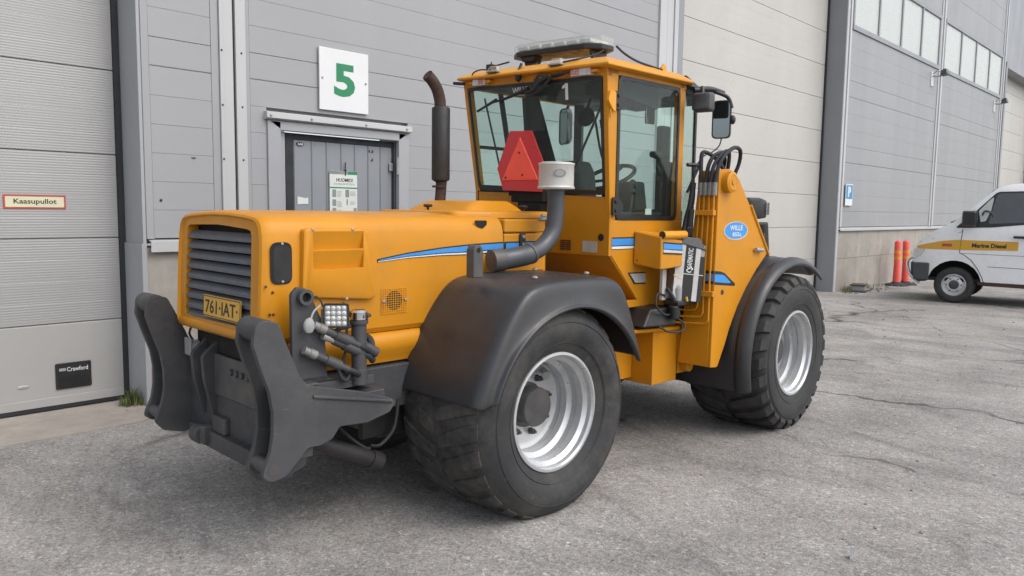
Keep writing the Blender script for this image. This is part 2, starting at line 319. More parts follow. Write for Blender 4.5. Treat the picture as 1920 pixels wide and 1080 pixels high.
SPLIT = {'side_seal', 'skirt', 'front_post', 'screw', 'gas_strut', 'joint_cover', 'gate_lintel', 'drip_flashing', 'spacer', 'bolt', 'windscreen', 'frame_rail', 'axle_bracket',
         'loader_frame', 'lever', 'inside_cable', 'door_frame', 'hinge', 'cable', 'hose', 'wiper_hose', 'narrow_wall', 'right_wall', 'hook', 'wheel_nut', 'post_knob', 'door_edge', 'sill', 'bracket', 'pipe_clamp', 'wall_core', 'underbody'}
TINY = {'led', 'fine_print', 'wire_mesh', 'vent_slot', 'bolt_hole', 'door_mark', 'picture', 'wall_mark', 'cross_bolt'}
class MB:
    def __init__(s): s.v = []; s.f = []; s.xf = None; s.g = []
    def add(s, vs, fs):
        o = len(s.v); s.g.append((o, len(s.f))); s.v += [tuple(x) for x in vs]; s.f += [tuple(i+o for i in f) for f in fs]; return s
    def box(s, x0, x1, y0, y1, z0, z1):
        return s.hexa([(x0, y0, z0), (x1, y0, z0), (x1, y1, z0), (x0, y1, z0)], [(x0, y0, z1), (x1, y0, z1), (x1, y1, z1), (x0, y1, z1)])
    def hexa(s, a, b):
        return s.add(list(a)+list(b), [(3, 2, 1, 0), (4, 5, 6, 7), (0, 1, 5, 4), (1, 2, 6, 5), (2, 3, 7, 6), (3, 0, 4, 7)])
    def prism(s, poly, axis, a, b):
        """2-D outline (u,v) extruded from a to b along axis; x:(y,z) y:(x,z) z:(x,y)"""
        def P(u, v, w): return {'x': (w, u, v), 'y': (u, w, v), 'z': (u, v, w)}[axis]
        n = len(poly)
        vs = [P(u, v, a) for u, v in poly]+[P(u, v, b) for u, v in poly]
        fs = [tuple(range(n))[::-1], tuple(range(n, 2*n))]+[(i, (i+1) % n, n+(i+1) % n, n+i) for i in range(n)]
        return s.add(vs, fs)
    def loft(s, rings, caps=True, closed=True):
        n = len(rings[0]); o = len(s.v)
        vs = [p for r in rings for p in r]; fs = []
        for i in range(len(rings)-1):
            for j in range(n if closed else n-1):
                k = (j+1) % n; fs.append((i*n+j, i*n+k, (i+1)*n+k, (i+1)*n+j))
        if caps and closed:
            fs.append(tuple(range(n))[::-1]); fs.append(tuple(range((len(rings)-1)*n, len(rings)*n)))
        return s.add(vs, fs)
    def tube(s, pts, r, n=10, caps=True):
        P = [Vector(p) for p in pts]; rings = []; prev = None
        for i, p in enumerate(P):
            t = (P[min(i+1, len(P)-1)]-P[max(i-1, 0)]).normalized()
            if prev is None:
                ref = Vector((0, 0, 1)) if abs(t.z) < .9 else Vector((1, 0, 0))
                x = t.cross(ref).normalized()
            else:
                x = (prev-t*prev.dot(t)).normalized()
            prev = x; y = t.cross(x)
            rr = r[i] if isinstance(r, (list, tuple)) else r
            rings.append([p+(x*cos(2*pi*k/n)+y*sin(2*pi*k/n))*rr for k in range(n)])
        return s.loft(rings, caps)
    def cyl(s, p0, p1, r0, r1=None, n=16): return s.tube([p0, p1], [r0, r0 if r1 is None else r1], n)
    def lathe(s, prof, c, axis='y', n=32, caps=False):
        """prof: (radius, offset) about an axis through c"""
        rings = []
        for r, h in prof:
            ring = []
            for k in range(n):
                a = 2*pi*k/n; u, v = r*cos(a), r*sin(a)
                d = {'x': (h, u, v), 'y': (u, h, v), 'z': (u, v, h)}[axis]
                ring.append((c[0]+d[0], c[1]+d[1], c[2]+d[2]))
            rings.append(ring)
        return s.loft(rings, caps)
    def ball(s, c, r, n=10, sq=(1, 1, 1)):
        m = n//2; rings = []
        for i in range(m+1):
            a = pi*i/m; rr = max(.001, sin(a))*r
            rings.append([(c[0]+rr*cos(2*pi*k/n)*sq[0], c[1]+rr*sin(2*pi*k/n)*sq[1], c[2]+r*cos(a)*sq[2]) for k in range(n)])
        return s.loft(rings, True)
    def data(s, name, mat, angle=32):
        me = bpy.data.meshes.new(name)
        vs = [tuple(s.xf(Vector(p))) for p in s.v] if s.xf else s.v
        me.from_pydata(vs, [], s.f); me.validate(); me.update()
        bm = bmesh.new(); bm.from_mesh(me); bmesh.ops.recalc_face_normals(bm, faces=bm.faces); bm.to_mesh(me); bm.free()
        for p in me.polygons: p.use_smooth = True
        me.set_sharp_from_angle(angle=radians(angle))
        me.materials.append(MATS[mat]); return me
    def build(s, name, mat, parent=None, bevel=0, seg=2, solid=0, angle=32):
        if name in SPLIT and len(s.g) > 1:
            first = None; gs = s.g+[(len(s.v), len(s.f))]
            for (v0, f0), (v1, f1) in zip(gs, gs[1:]):
                m = MB(); m.xf = s.xf; m.v = s.v[v0:v1]; m.f = [tuple(i-v0 for i in f) for f in s.f[f0:f1]]; m.g = [(0, 0)]
                q = m.build(name, mat, parent, bevel, seg, solid, angle); first = first or q
            return first
        o = bpy.data.objects.new(name, s.data(name, mat, angle)); COL.objects.link(o)
        if parent: o.parent = parent
        if name in TINY: o['kind'] = 'stuff'
        if solid:
            m = o.modifiers.new('thickness', 'SOLIDIFY'); m.thickness = solid; m.offset = 0
        if bevel:
            m = o.modifiers.new('bevel', 'BEVEL'); m.width = bevel; m.segments = seg; m.limit_method = 'ANGLE'; m.angle_limit = radians(35); m.harden_normals = True
        return o

def cut(o, tool):
    """carve a closed shape out of a finished part (result stored in the part's own mesh)"""
    c = tool.build('cutter', 'yellow'); c.parent = o.parent
    m = o.modifiers.new('cut', 'BOOLEAN'); m.operation = 'DIFFERENCE'; m.solver = 'EXACT'; m.object = c
    bpy.context.view_layer.update()
    me = bpy.data.meshes.new_from_object(o.evaluated_get(bpy.context.evaluated_depsgraph_get()))
    o.modifiers.remove(m); o.data = me; bpy.data.objects.remove(c)
    me.set_sharp_from_angle(angle=radians(30))

def link_mesh(name, me, parent=None, loc=(0, 0, 0), rot=(0, 0, 0)):
    o = bpy.data.objects.new(name, me); COL.objects.link(o)
    if parent: o.parent = parent
    o.location = loc; o.rotation_euler = rot; return o

def empty(name, label, cat, loc=(0, 0, 0), rz=0, group=None):
    o = bpy.data.objects.new(name, None); COL.objects.link(o); o.empty_display_size = .2
    o.location = loc; o.rotation_euler = (0, 0, rz); tag(o, label, cat, group); return o
def tag(o, label, cat=None, group=None):
    o['label'] = label
    if cat: o['category'] = cat
    if group: o['group'] = group
    return o
def structure(o): o['kind'] = 'structure'; return o
def stuff(o): o['kind'] = 'stuff'; return o

def copy_tree(o, parent=None):
    kids = [c for c in bpy.data.objects if c.parent == o]
    c = o.copy(); COL.objects.link(c)
    if parent: c.parent = parent
    for k in kids: copy_tree(k, c)
    return c

AX = {  # text frames: columns = text right, text up, towards the viewer
    '-y': ((1, 0, 0), (0, 0, 1), (0, -1, 0)), '-x': ((0, -1, 0), (0, 0, 1), (-1, 0, 0)), '+y': ((-1, 0, 0), (0, 0, 1), (0, 1, 0))}
def text(name, body, mat, parent, pos, height, width=None, face='-y', bold=0, shear=0, depth=.0008, spin=0, frame=None, xf=None, spacing=1.0):
    cu = bpy.data.curves.new('lettering', 'FONT'); cu.body = body; cu.align_x = 'CENTER'; cu.align_y = 'CENTER'
    cu.size = 1; cu.extrude = .0005; cu.offset = bold; cu.shear = shear; cu.resolution_u = 3; cu.space_character = spacing
    ob = bpy.data.objects.new('lettering', cu); COL.objects.link(ob)
    dg = bpy.context.evaluated_depsgraph_get(); me = bpy.data.meshes.new_from_object(ob.evaluated_get(dg))
    bpy.data.objects.remove(ob); bpy.data.curves.remove(cu)
    xs = [v.co.x for v in me.vertices]; ys = [v.co.y for v in me.vertices]
    w, h = max(xs)-min(xs), max(ys)-min(ys); cx, cy = (max(xs)+min(xs))/2, (max(ys)+min(ys))/2
    sy = height/h; sx = (width/w) if width else sy
    R, U, Nn = [Vector(q) for q in (frame or AX[face])]
    for v in me.vertices:
        x = (v.co.x-cx)*sx; y = (v.co.y-cy)*sy; z = depth if v.co.z > 0 else 0
        x, y = x*cos(spin)-y*sin(spin), x*sin(spin)+y*cos(spin)
        p = Vector(pos)+R*x+U*y+Nn*z
        v.co = xf(p) if xf else p
    me.materials.clear(); me.materials.append(MATS[mat]); me.name = name
    o = bpy.data.objects.new(name, me); COL.objects.link(o); o.parent = parent
    return o

# ================================================================== SETTING
WY = 6.246                     # face of the long wall
def setting():
    b = MB(); R = 400
    b.add([(-R, -R, 0), (R, -R, 0), (R, R, 0), (-R, R, 0)], [(0, 1, 2, 3)])
    structure(b.build('ground', 'asphalt'))
    b = MB(); b.prism([(-2.6, 5.87), (2.20, 5.85), (2.37, 6.02), (2.40, 6.60), (-2.6, 6.60)], 'z', -.05, .014)
    structure(b.build('concrete_apron', 'sill', bevel=.006))
setting()

def strip(parent, x0, x1, z0, z1, mat, meshes, y=WY, bev=.0045, th=.05, name='siding_panel'):
    """one flat cladding board with chamfered long edges so the joint reads as a groove"""
    key = (round(x1-x0, 3), round(z1-z0, 3), mat, bev, th)
    if key not in meshes:
        L, Hh = x1-x0, z1-z0; g = .0030 if bev > .006 else .0007; pr = [(0, g), (0, Hh-g), (-0, Hh-g)]
        prof = [(th, g), (bev*.5, g), (0, g+bev), (0, Hh-g-bev*.4), (bev*.5, Hh-g), (th, Hh-g)]
        b = MB(); b.prism([(p, q) for p, q in prof], 'x', 0, L); meshes[key] = b.data(name, mat, 4)
    return link_mesh(name, meshes[key], parent, (x0, y, z0))

def building():
    T = empty('warehouse_building', 'long light grey metal clad warehouse with sectional gates behind the yellow tractor', 'building')
    ms = {}
    # ---- backing wall keeps light out of the joints (pieces butt round the gates)
    core = MB()
    for x0, x1, z0, z1 in ((2.42, 3.576, 1.30, 9), (3.576, 4.867, 2.35, 9), (4.867, 10.06, 1.30, 9), (16.17, 29.6, 1.34, 9), (-9, 2.42, 3.96, 9), (10.06, 16.17, 6.66, 9), (29.6, 42, 6.6, 9)):
        core.box(x0, x1, WY+.046, WY+.30, z0, z1)
    core.box(35.6, 42, WY, WY+.3, 0, 6.6); core.box(-9, -2.5, WY, WY+.3, 0, 3.96)
    cw = core.build('wall_core', 'trimd', T)
    # ---- small wall between the near gate and the joint cover
    w = MB(); w.box(2.413, 2.47, WY-.006, WY+.04, 1.335, 6.7); w.box(2.965, 3.03, WY-.004, WY+.04, 1.335, 6.7)
    a = w.build('narrow_wall', 'wall', T, bevel=.004)
    z = 1.342
    while z < 4.6: strip(a, 2.472, 2.963, z, z+.2215, 'wall', ms, bev=.0065 if abs(z-2.671) < .03 else .002); z += .2215
    # corner reveal of near gate
    r = MB(); r.box(2.385, 2.412, WY, WY+.42, 1.30, 6.7); r.box(2.372, 2.412, WY-.004, WY+.42, .0, 1.30)
    r.build('gate_reveal', 'trim', T, bevel=.004)
    # joint cover between the halves
    jt = MB(); jt.box(3.032, 3.062, WY-.022, WY+.04, 0, 6.9); jt.box(3.064, 3.150, WY-.012, WY+.04, 0, 6.9)
    jt.box(3.172, 3.262, WY-.016, WY+.04, 0, 6.9)
    j = jt.build('joint_cover', 'flash', T, bevel=.004)
    g = MB(); g.box(3.150, 3.172, WY+.012, WY+.045, 0, 6.9); g.build('joint_gap', 'rubber', T)
    sc = MB()
    for k in range(9):
        for xx in (3.047, 3.222): sc.lathe([(.009, 0), (.007, -.006), (.001, -.007)], (xx, WY-(.022 if xx < 3.1 else .016), 1.55+.44*k), 'y', 8)
    sc.build('screw', 'rubber', j)
    # ---- main wall
    a = MB().box(3.264, 3.30, WY-.003, WY+.04, 1.335, 6.9).build('main_wall', 'wall', T, bevel=.003)
    z = 1.345; i = 0
    while z < 6.7:
        zt = z+.2215; bv = .0065 if i % 6 == 0 else .002; i += 1
        if z < 2.42:
            strip(a, 3.302, 3.447, z, zt, 'wall', ms, bev=bv); strip(a, 4.995, 9.43, z, zt, 'wall', ms, bev=bv)
        else: strip(a, 3.302, 9.43, z, zt, 'wall', ms, bev=bv)
        z = zt
    # ---- column flashing beside the far gate
    c = MB(); c.box(9.432, 9.50, WY-.03, WY+.04, 0, 6.9); c.box(9.502, 9.64, WY-.012, WY+.04, 0, 6.9); c.box(9.642, 9.80, WY-.012, WY+.04, 0, 6.9)
    c.box(9.802, 9.90, WY-.03, WY+.04, 0, 6.9); c.build('joint_cover', 'flash', T, bevel=.004)
    c = MB(); c.box(9.902, 10.06, WY-.02, WY+.40, 0, 6.9); c.build('gate_reveal', 'trimd', T, bevel=.004)
    # ---- right wall: plinth blocks, long panels, windows
    rw = MB(); rw.box(16.165, 16.27, WY-.012, WY+.04, 0, 9); rw.box(16.272, 16.34, WY-.035, WY+.04, 1.34, 9); rw.box(16.342, 16.42, WY-.012, WY+.04, 1.34, 9)
    a = rw.build('right_wall', 'flash', T, bevel=.005)
    rv = MB(); rv.box(16.14, 16.164, WY-.006, WY+.40, 0, 9); rv.build('gate_reveal', 'trimd', T, bevel=.004)
    def bay(x0, x1):
        z = 1.34
        while z < 5.2:
            n = 4
            for k in range(n): strip(a, x0, x1, z+k*.333, z+(k+1)*.333 if k < n-1 else z+1.332, 'wall_r', ms, bev=.0012 if k else .0062)
            z += 1.334
        z = 6.70
        while z < 8.9: strip(a, x0, x1, z, z+.666, 'wall_r', ms, bev=.006); z += .667
    bay(16.424, 22.33); bay(22.67, 28.95)
    for x in (22.335, 28.955):
        c = MB(); c.box(x, x+.115, WY-.02, WY+.04, 1.34, 9); c.box(x+.117, x+.215, WY-.05, WY+.04, 1.34, 9); c.box(x+.217, x+.33, WY-.02, WY+.04, 1.34, 9)
        c.build('joint_cover', 'flash', T, bevel=.005)
    for x0, x1 in ((16.44, 22.32), (22.69, 28.94)):
        f = MB(); n = 4; wd = (x1-x0-.08)/n
        f.box(x0, x1, WY-.03, WY+.03, 5.345, 5.445); f.box(x0, x1, WY-.03, WY+.03, 6.60, 6.695)
        xs = [x0+.04+wd*k for k in range(n+1)]
        for xx in xs: f.box(xx-.04, xx+.04, WY-.022, WY+.03, 5.447, 6.598)
        fr = f.build('window_frame', 'trimd', T, bevel=.005)
        pm = MB().box(.042, wd-.042, 0, .012, 0, 1.15).data('pane', 'pane')
        for k in range(n): link_mesh('pane', pm, fr, (xs[k], WY+.006, 5.447))
    # plinths
    def plinth(x0, x1, step, y, name='plinth'):
        p = MB(); p.box(x0, x1, y+.05, y+.3, 0, 1.27); pp = p.build(name, 'concrete', T)
        n = max(1, round((x1-x0)/step)); s = (x1-x0)/n; mm = {}
        for k in range(n):
            for r_, (z0, z1) in enumerate(((.0, .68), (.686, 1.268))):
                b = MB(); b.box(.003, s-.003, 0, .06, 0, z1-z0); link_mesh('plinth_block', b.data('plinth_block', 'concrete'), pp, (x0+k*s, y+random.uniform(0, .006), z0))
        return pp
    plinth(16.272, 29.5, 1.27, WY+.0)
    plinth(3.264, 3.45, 1.3, WY+.01); plinth(4.99, 9.43, 1.3, WY+.01); plinth(2.413, 3.03, .7, WY+.012)
    fl = MB()
    for x0, x1 in ((16.272, 29.5), (3.264, 3.447), (4.99, 9.43)):
        fl.prism([(WY+.05, 1.345), (WY-.05, 1.305), (WY-.05, 1.262), (WY-.045, 1.262), (WY-.044, 1.300), (WY+.05, 1.338)], 'x', x0, x1)
    fl.build('drip_flashing', 'flash', T)
    fl = MB(); fl.prism([(WY+.05, 1.338), (WY-.04, 1.318), (WY-.04, 1.235), (WY-.035, 1.235), (WY-.034, 1.312), (WY+.05, 1.331)], 'x', 2.43, 3.03)
    fl.build('drip_flashing', 'flash', T)
    # ---- sectional gates
    def gate(x0, x1, ztop, mat, depth, first=.68, low='gate_low'):
        yg = WY+depth
        b = MB(); b.box(x0-.05, x1+.05, yg+.05, yg+.09, 0, ztop); gd = b.build('garage_door', 'rubber', T)
        z = .045; k = 0
        while z < ztop-.05:
            h = first-.045 if k == 0 else .657
            h = min(h, ztop-z)
            bb = MB(); L = x1-x0; e = .010
            prof = [(.045, 0), (e, 0), (0, .006), (0, .157), (.0012, .160), (0, .163), (0, .322), (.0012, .325), (0, .328), (0, .487), (.0012, .490), (0, .493), (0, h-.006), (e, h-.003), (.045, h-.003)] if (k and h > .6) else [(.045, 0), (e, 0), (0, .012), (0, h-.012), (e, h-.003), (.045, h-.003)]
            bb.prism(prof, 'x', 0, L)
            o = bb.build('gate_panel', mat if k else low, gd, angle=4); o.location = (x0, yg, z)
            z += h; k += 1
        s = MB(); s.box(x0, x1, yg-.006, yg+.04, .014, .043); s.build('bottom_seal', 'rubber', gd)
        s = MB(); s.box(x1+.002, x1+.042, yg-.030, yg+.05, 0, ztop); s.box(x0-.042, x0-.002, yg-.03, yg+.05, 0, ztop); s.build('side_seal', 'rubber', gd)
        return gd, yg
    gd, yg = gate(-2.4, 2.338, 3.96, 'gate', .38, .682)
    b = MB(); b.box(-2.4, 2.336, yg-.010, yg-.001, .046, .112); b.build('kick_rail', 'gate_low', gd, bevel=.003)
    b = MB(); b.prism(rrect(1.838, 2.094, .166, .370, .012), 'y', yg-.012, yg-.0005); b.build('handle_plate', 'black', gd, bevel=.004)
    b = MB(); b.prism(rrect(1.86, 2.075, .180, .262, .02), 'y', yg-.017, yg-.0125); b.build('handle_grip', 'void', gd, bevel=.003)
    text('lettering', 'Crawford', 'board', gd, (1.993, yg-.0122, .318), .034, .150, '-y', .01)
    b = MB(); b.prism(rrect(1.863, 1.910, .308, .330, .003), 'y', yg-.0135, yg-.0123); b.build('badge', 'grey', gd)
    b = MB(); b.ball((1.62, yg-.002, .22), .03, 10, (1.6, .12, .5)); b.build('dent', 'gate_low', gd)
    gate(10.10, 16.095, 6.66, 'gate2', .38, .68, 'gate2')
    gate(29.75, 35.6, 6.5, 'gate2', .42, .68, 'gate2')
    # gate heads
    b = MB(); b.box(-2.5, 2.384, WY+.002, WY+.42, 3.9, 3.958); b.box(10.062, 16.138, WY+.002, WY+.42, 6.6, 6.658); b.box(29.6, 35.6, WY+.002, WY+.42, 6.42, 6.598)
    b.build('gate_lintel', 'trimd', T)
    b = MB(); b.box(29.502, 29.70, WY-.01, WY+.40, 0, 6.42); b.build('gate_reveal', 'trimd', T, bevel=.005)
    # ---- personnel door
    df = MB()
    df.box(3.449, 3.575, WY-.02, WY+.04, 0, 2.345); df.box(4.868, 4.993, WY-.02, WY+.04, 0, 2.345)
    df.prism([(3.449, 2.347), (4.993, 2.347), (4.865, 2.268), (3.577, 2.268)], 'y', WY-.02, WY+.04)
    df.box(3.577, 3.640, WY+.03, WY+.14, 0, 2.266); df.box(4.872-.004, 4.93-.062, WY+.03, WY+.14, 0, 2.266)
    df.build('door_frame', 'trim', T, bevel=.006)
    b = MB(); b.prism([(WY+.04, 2.43), (WY-.055, 2.415), (WY-.058, 2.362), (WY-.02, 2.35), (WY+.04, 2.35)], 'x', 3.425, 5.01)
    hd = b.build('door_canopy', 'flash', T, bevel=.004)
    sc = MB()
    for xx in (3.46, 3.86, 4.45, 4.94): sc.lathe([(.012, 0), (.010, -.008), (.001, -.010)], (xx, WY-.058, 2.385), 'y', 8)
    sc.build('screw', 'zinc', hd)
    b = MB(); b.box(3.642, 4.866, WY+.09, WY+.13, 0.02, 2.264); d = b.build('entrance_door', 'trimd', T)
    b = MB()
    b.box(3.655, 3.735, WY+.052, WY+.088, .03, 2.258); b.box(4.842, 4.866, WY+.060, WY+.088, .03, 2.258); b.box(3.737, 4.840, WY+.056, WY+.088, 2.205, 2.258)
    b.build('door_edge', 'rubber', d, bevel=.004)
    xs = [3.738, 3.92, 4.077, 4.237, 4.390, 4.545, 4.693, 4.840]
    for k in range(7):
        b = MB(); x0, x1 = xs[k], xs[k+1]
        b.prism([(x0+.001, WY+.088), (x0+.001, WY+.072), (x0+.012, WY+.060), (x0+.022, WY+.066), (x1-.001, WY+.066), (x1-.001, WY+.088)], 'z', .04, 2.203)
        b.build('door_board', 'door', d)
    b = MB()
    for zz in (2.02, .4):
        b.box(4.868, 4.925, WY+.005, WY+.029, zz-.07, zz+.07); b.tube([(4.862, WY-.004, zz-.085), (4.862, WY-.004, zz+.085)], .016, 10)
        b.box(4.80, 4.846, WY+.046, WY+.058, zz-.05, zz+.03)
    b.build('hinge', 'zinc', d, bevel=.003)
    b = MB(); b.lathe([(.001, -.006), (.036, -.006), (.040, 0)], (3.81, WY+.064, 2.168), 'y', 18)
    for i_, p in enumerate(b.v): b.v[i_] = (p[0], p[1], 2.168+(p[2]-2.168)*.52)
    bd = b.build('badge', 'black', d)
    text('lettering', 'EAB', 'board', d, (3.81, WY+.0575, 2.168), .021, .05, '-y', .02)
    b = MB(); b.prism([(3.775, 1.625), (3.885, 1.632), (3.885, 1.69), (3.855, 1.683), (3.835, 1.688), (3.775, 1.698)], 'y', WY+.061, WY+.0625); b.build('torn_sticker', 'paper', d)
    b = MB()
    for xx, zz in ((4.565, 2.155), (4.605, 2.155), (4.60, 2.075)): b.prism([(xx-.012, zz-.014), (xx+.012, zz-.014), (xx+.006, zz+.012)], 'y', WY+.060, WY+.0655)
    b.build('door_mark', 'ink', d)
    # small dents and stuck bits on the narrow wall
    b = MB(); b.ball((2.80, WY-.003, 1.985), .018, 8, (1.2, .3, .25)); b.ball((2.53, WY-.003, 1.64), .012, 8, (1, .3, 1)); b.build('wall_mark', 'rubber', a)
building()

# ------------------------------------------------------------------ signs, lamps, weeds, small things
def small_things():
    t = empty('number_sign', 'square white sign with a large green 5 above the entrance door', 'sign', (0, 0, 0))
    b = MB(); b.box(3.960, 4.496, WY-.030, WY-.012, 2.488, 3.045); b.build('sign_board', 'board', t, bevel=.004)
    b = MB(); b.box(4.0, 4.05, WY-.012, WY+.0, 2.52, 3.0); b.box(4.40, 4.45, WY-.012, WY+.0, 2.52, 3.0); b.build('spacer', 'trimd', t)
    text('numeral', '5', 'green', t, (4.228, WY-.0305, 2.772), .298, .232, '-y', .035)
    for xx in (3.99, 4.465):
        b = MB(); b.lathe([(.011, 0), (.009, -.006), (.001, -.008)], (xx, WY-.030, 2.772), 'y', 10); b.build('screw', 'zinc', t)
    t = empty('notice_poster', 'white laminated notice poster with green bands hanging on the entrance door', 'poster')
    y = WY+.056
    b = MB(); b.box(4.110, 4.418, y-.003, y, 1.50, 1.945); b.build('sheet', 'paper', t)
    b = MB(); b.box(4.111, 4.310, y-.0042, y-.0032, 1.915, 1.944); b.build('dark_band', 'inkgrey', t)
    b = MB(); b.box(4.312, 4.417, y-.0042, y-.0032, 1.915, 1.944); b.box(4.111, 4.417, y-.0042, y-.0032, 1.783, 1.795); b.build('green_band', 'green', t)
    text('lettering', 'HUOMIO!', 'ink', t, (4.275, y-.0034, 1.862), .034, .185, '-y', .02)
    text('lettering', 'KORJAAMOTILA', 'inkgrey', t, (4.275, y-.0034, 1.822), .022, .225, '-y')
    b = MB()
    for xx, zz, w, h in ((4.138, 1.70, .042, .072), (4.138, 1.617, .042, .062), (4.138, 1.537, .042, .062), (4.283, 1.70, .042, .072), (4.296, 1.625, .014, .06), (4.375, 1.55, .036, .05)):
        b.prism(rrect(xx, xx+w, zz, zz+h, .008), 'y', y-.0042, y-.0032)
    b.build('picture', 'inkgrey', t)
    b = MB()
    for xx, z0, n, w in ((4.19, 1.755, 5, .06), (4.19, 1.66, 5, .06), (4.19, 1.58, 5, .055), (4.335, 1.755, 4, .07), (4.335, 1.66, 3, .065), (4.30, 1.57, 6, .055)):
        for k in range(n): b.box(xx, xx+w*random.uniform(.7, 1), y-.0040, y-.0032, z0-.012*k-.004, z0-.012*k)
    b.build('fine_print', 'inkgrey', t)
    b = MB(); b.tube([(4.285, y-.006, 2.03), (4.283, y-.006, 1.96), (4.286, y-.006, 1.93), (4.283, y-.006, 1.905)], .005, 6); b.ball((4.284, y-.006, 1.955), .012, 8); b.build('hanging_string', 'rubber', t)
    # gate sign
    t = empty('gate_sign', 'cream sign with red border reading Kaasupullot on the near gate', 'sign')
    y = WY+.38
    b = MB(); b.box(1.549, 1.962, y-.006, y-.0005, 1.562, 1.664); b.build('sign_border', 'signred', t)
    b = MB(); b.box(1.561, 1.950, y-.0075, y-.0062, 1.574, 1.652); b.build('sign_face', 'cream', t)
    text('lettering', 'Kaasupullot', 'ink', t, (1.757, y-.0077, 1.612), .048, .285, '-y', .018)
    # parking sign
    t = empty('parking_sign', 'blue and white P parking sign on the right wall', 'sign')
    b = MB(); b.box(16.48, 16.86, WY-.04, WY-.025, 1.79, 2.235); b.build('sign_board', 'board', t, bevel=.003)
    b = MB(); b.box(16.50, 16.84, WY-.0425, WY-.0405, 1.93, 2.215); b.build('sign_face', 'signblue', t)
    text('lettering', 'P', 'board', t, (16.67, WY-.0430, 2.075), .215, .150, '-y', .05)
    b = MB(); b.box(16.53, 16.56, WY-.025, WY-.0, 1.82, 2.2); b.box(16.78, 16.81, WY-.025, WY-.0, 1.82, 2.2); b.build('bracket', 'zinc', t)
    # flood lamps on the right wall
    for x, lab in ((21.85, 'grey flood lamp on a pale plate below the first window band'), (28.30, 'grey flood lamp on a pale plate below the far window band')):
        t = empty('wall_lamp', lab, 'lamp', (x, WY, 5.12), 0, 'flood lamps under the window bands')
        b = MB(); b.box(-.10, .10, -.02, -.001, -.25, .10); b.build('back_plate', 'board', t, bevel=.004)
        b = MB(); b.tube([(0, -.02, 0), (0, -.10, -.02), (.06, -.20, -.01)], .022, 8); b.tube([(0, -.02, .06), (.0, -.12, .12), (.06, -.20, .10)], .014, 8); b.build('arm', 'zinc', t)
        b = MB(); b.hexa([(.0, -.34, .03), (.26, -.34, .03), (.26, -.18, .0), (.0, -.18, .0)], [(.03, -.30, .17), (.23, -.30, .17), (.23, -.20, .14), (.03, -.20, .14)]); b.build('lamp_head', 'pipe', t, bevel=.01)
    # plastic traffic posts against the plinth
    def post(x, y, lean, lab):
        t = empty('traffic_post', lab, 'post', (x, y, 0), 0, 'orange posts against the plinth')
        b = MB(); b.lathe([(.001, .0), (.26, .0), (.25, .03), (.12, .06), (.10, .085), (.001, .085)], (0, 0, 0), 'z', 8); b.build('base', 'rubber', t)
        b = MB(); b.xf = lambda p: Vector((p.x+lean*p.z, p.y+.05*p.z, p.z))
        b.lathe([(.09, .06), (.085, .10), (.070, .5), (.072, .95), (.064, 1.0), (.03, 1.03), (.001, 1.035)], (0, 0, 0), 'z', 14); b.build('tube', 'orange', t)
        for z0, z1, m in ((.60, .665, 'amber'), (.665, .73, 'red'), (.73, .80, 'amber')):
            b = MB(); b.xf = lambda p: Vector((p.x+lean*p.z, p.y+.05*p.z, p.z)); b.lathe([(.0728, z0), (.0735, z1)], (0, 0, 0), 'z', 14); b.build('reflective_band', m, t)
    post(18.88, 5.86, .10, 'orange plastic traffic post leaning on the plinth, the left of the pair')
    post(19.30, 5.80, .06, 'orange plastic traffic post standing by the van, the right of the pair')
    # grey box by the plinth corner
    t = empty('junction_box', 'small grey box lying on the ground at the plinth corner', 'box', (16.75, 5.93, 0), radians(12))
    b = MB(); b.box(-.20, .20, -.13, .13, .02, .13); b.build('box_body', 'grey', t, bevel=.015)
    b = MB(); b.box(-.22, .22, -.15, .15, .132, .16); b.build('lid', 'hub', t, bevel=.008)
    b = MB(); b.box(-.24, .24, -.16, .16, .0, .02); b.build('foot', 'hub', t)
    # weeds
    def weed(x, y, n, h, spread, lab, mat):
        b = MB()
        for k in range(n):
            a = random.uniform(0, 2*pi); r0 = random.uniform(0, spread); px, py = x+cos(a)*r0, y+sin(a)*r0*.6
            hh = h*random.uniform(.4, 1)*(1-.4*r0/spread); d = random.uniform(0, 2*pi); ln = random.uniform(.05, .5)*hh; w = random.uniform(.002, .0045)
            ox, oy = cos(d), sin(d)
            p = [(px, py, 0), (px+ox*ln*.3, py+oy*ln*.3, hh*.6), (px+ox*ln, py+oy*ln, hh*random.uniform(.85, 1))]
            nx, ny = -oy*w, ox*w
            b.add([(p[0][0]-nx, p[0][1]-ny, 0), (p[0][0]+nx, p[0][1]+ny, 0), (p[1][0]+nx, p[1][1]+ny, p[1][2]), (p[1][0]-nx, p[1][1]-ny, p[1][2]), p[2]], [(0, 1, 2, 3), (3, 2, 4)])
        o = b.build('grass_tuft', mat); tag(o, lab, 'grass'); return stuff(o)
    weed(2.31, 6.36, 170, .22, .11, 'green grass tuft growing in the corner by the near gate', 'grass')
    weed(2.34, 6.36, 60, .12, .16, 'dry low weeds in the corner by the near gate', 'drygrass')
    weed(16.5, 6.05, 160, .20, .30, 'mossy weeds at the plinth corner by the grey box', 'drygrass')
    weed(17.6, 6.10, 260, .14, .9, 'low weeds along the foot of the concrete plinth', 'drygrass')
    # loose stones
    b = MB()
    def stone(x, y, r):
        n = 6; z0 = r*.35
        rg = []
        for zz, s in ((-.02*r, .8), (z0, 1.0), (r*.75, .55)):
            rg.append([(x+cos(2*pi*k/n)*r*s*random.uniform(.75, 1.2), y+sin(2*pi*k/n)*r*s*random.uniform(.75, 1.2), zz) for k in range(n)])
        b.loft(rg)
    for k in range(420): stone(random.uniform(.5, 15), random.uniform(-1.5, 5.6), random.choice((.004, .005, .006, .008, .011)))
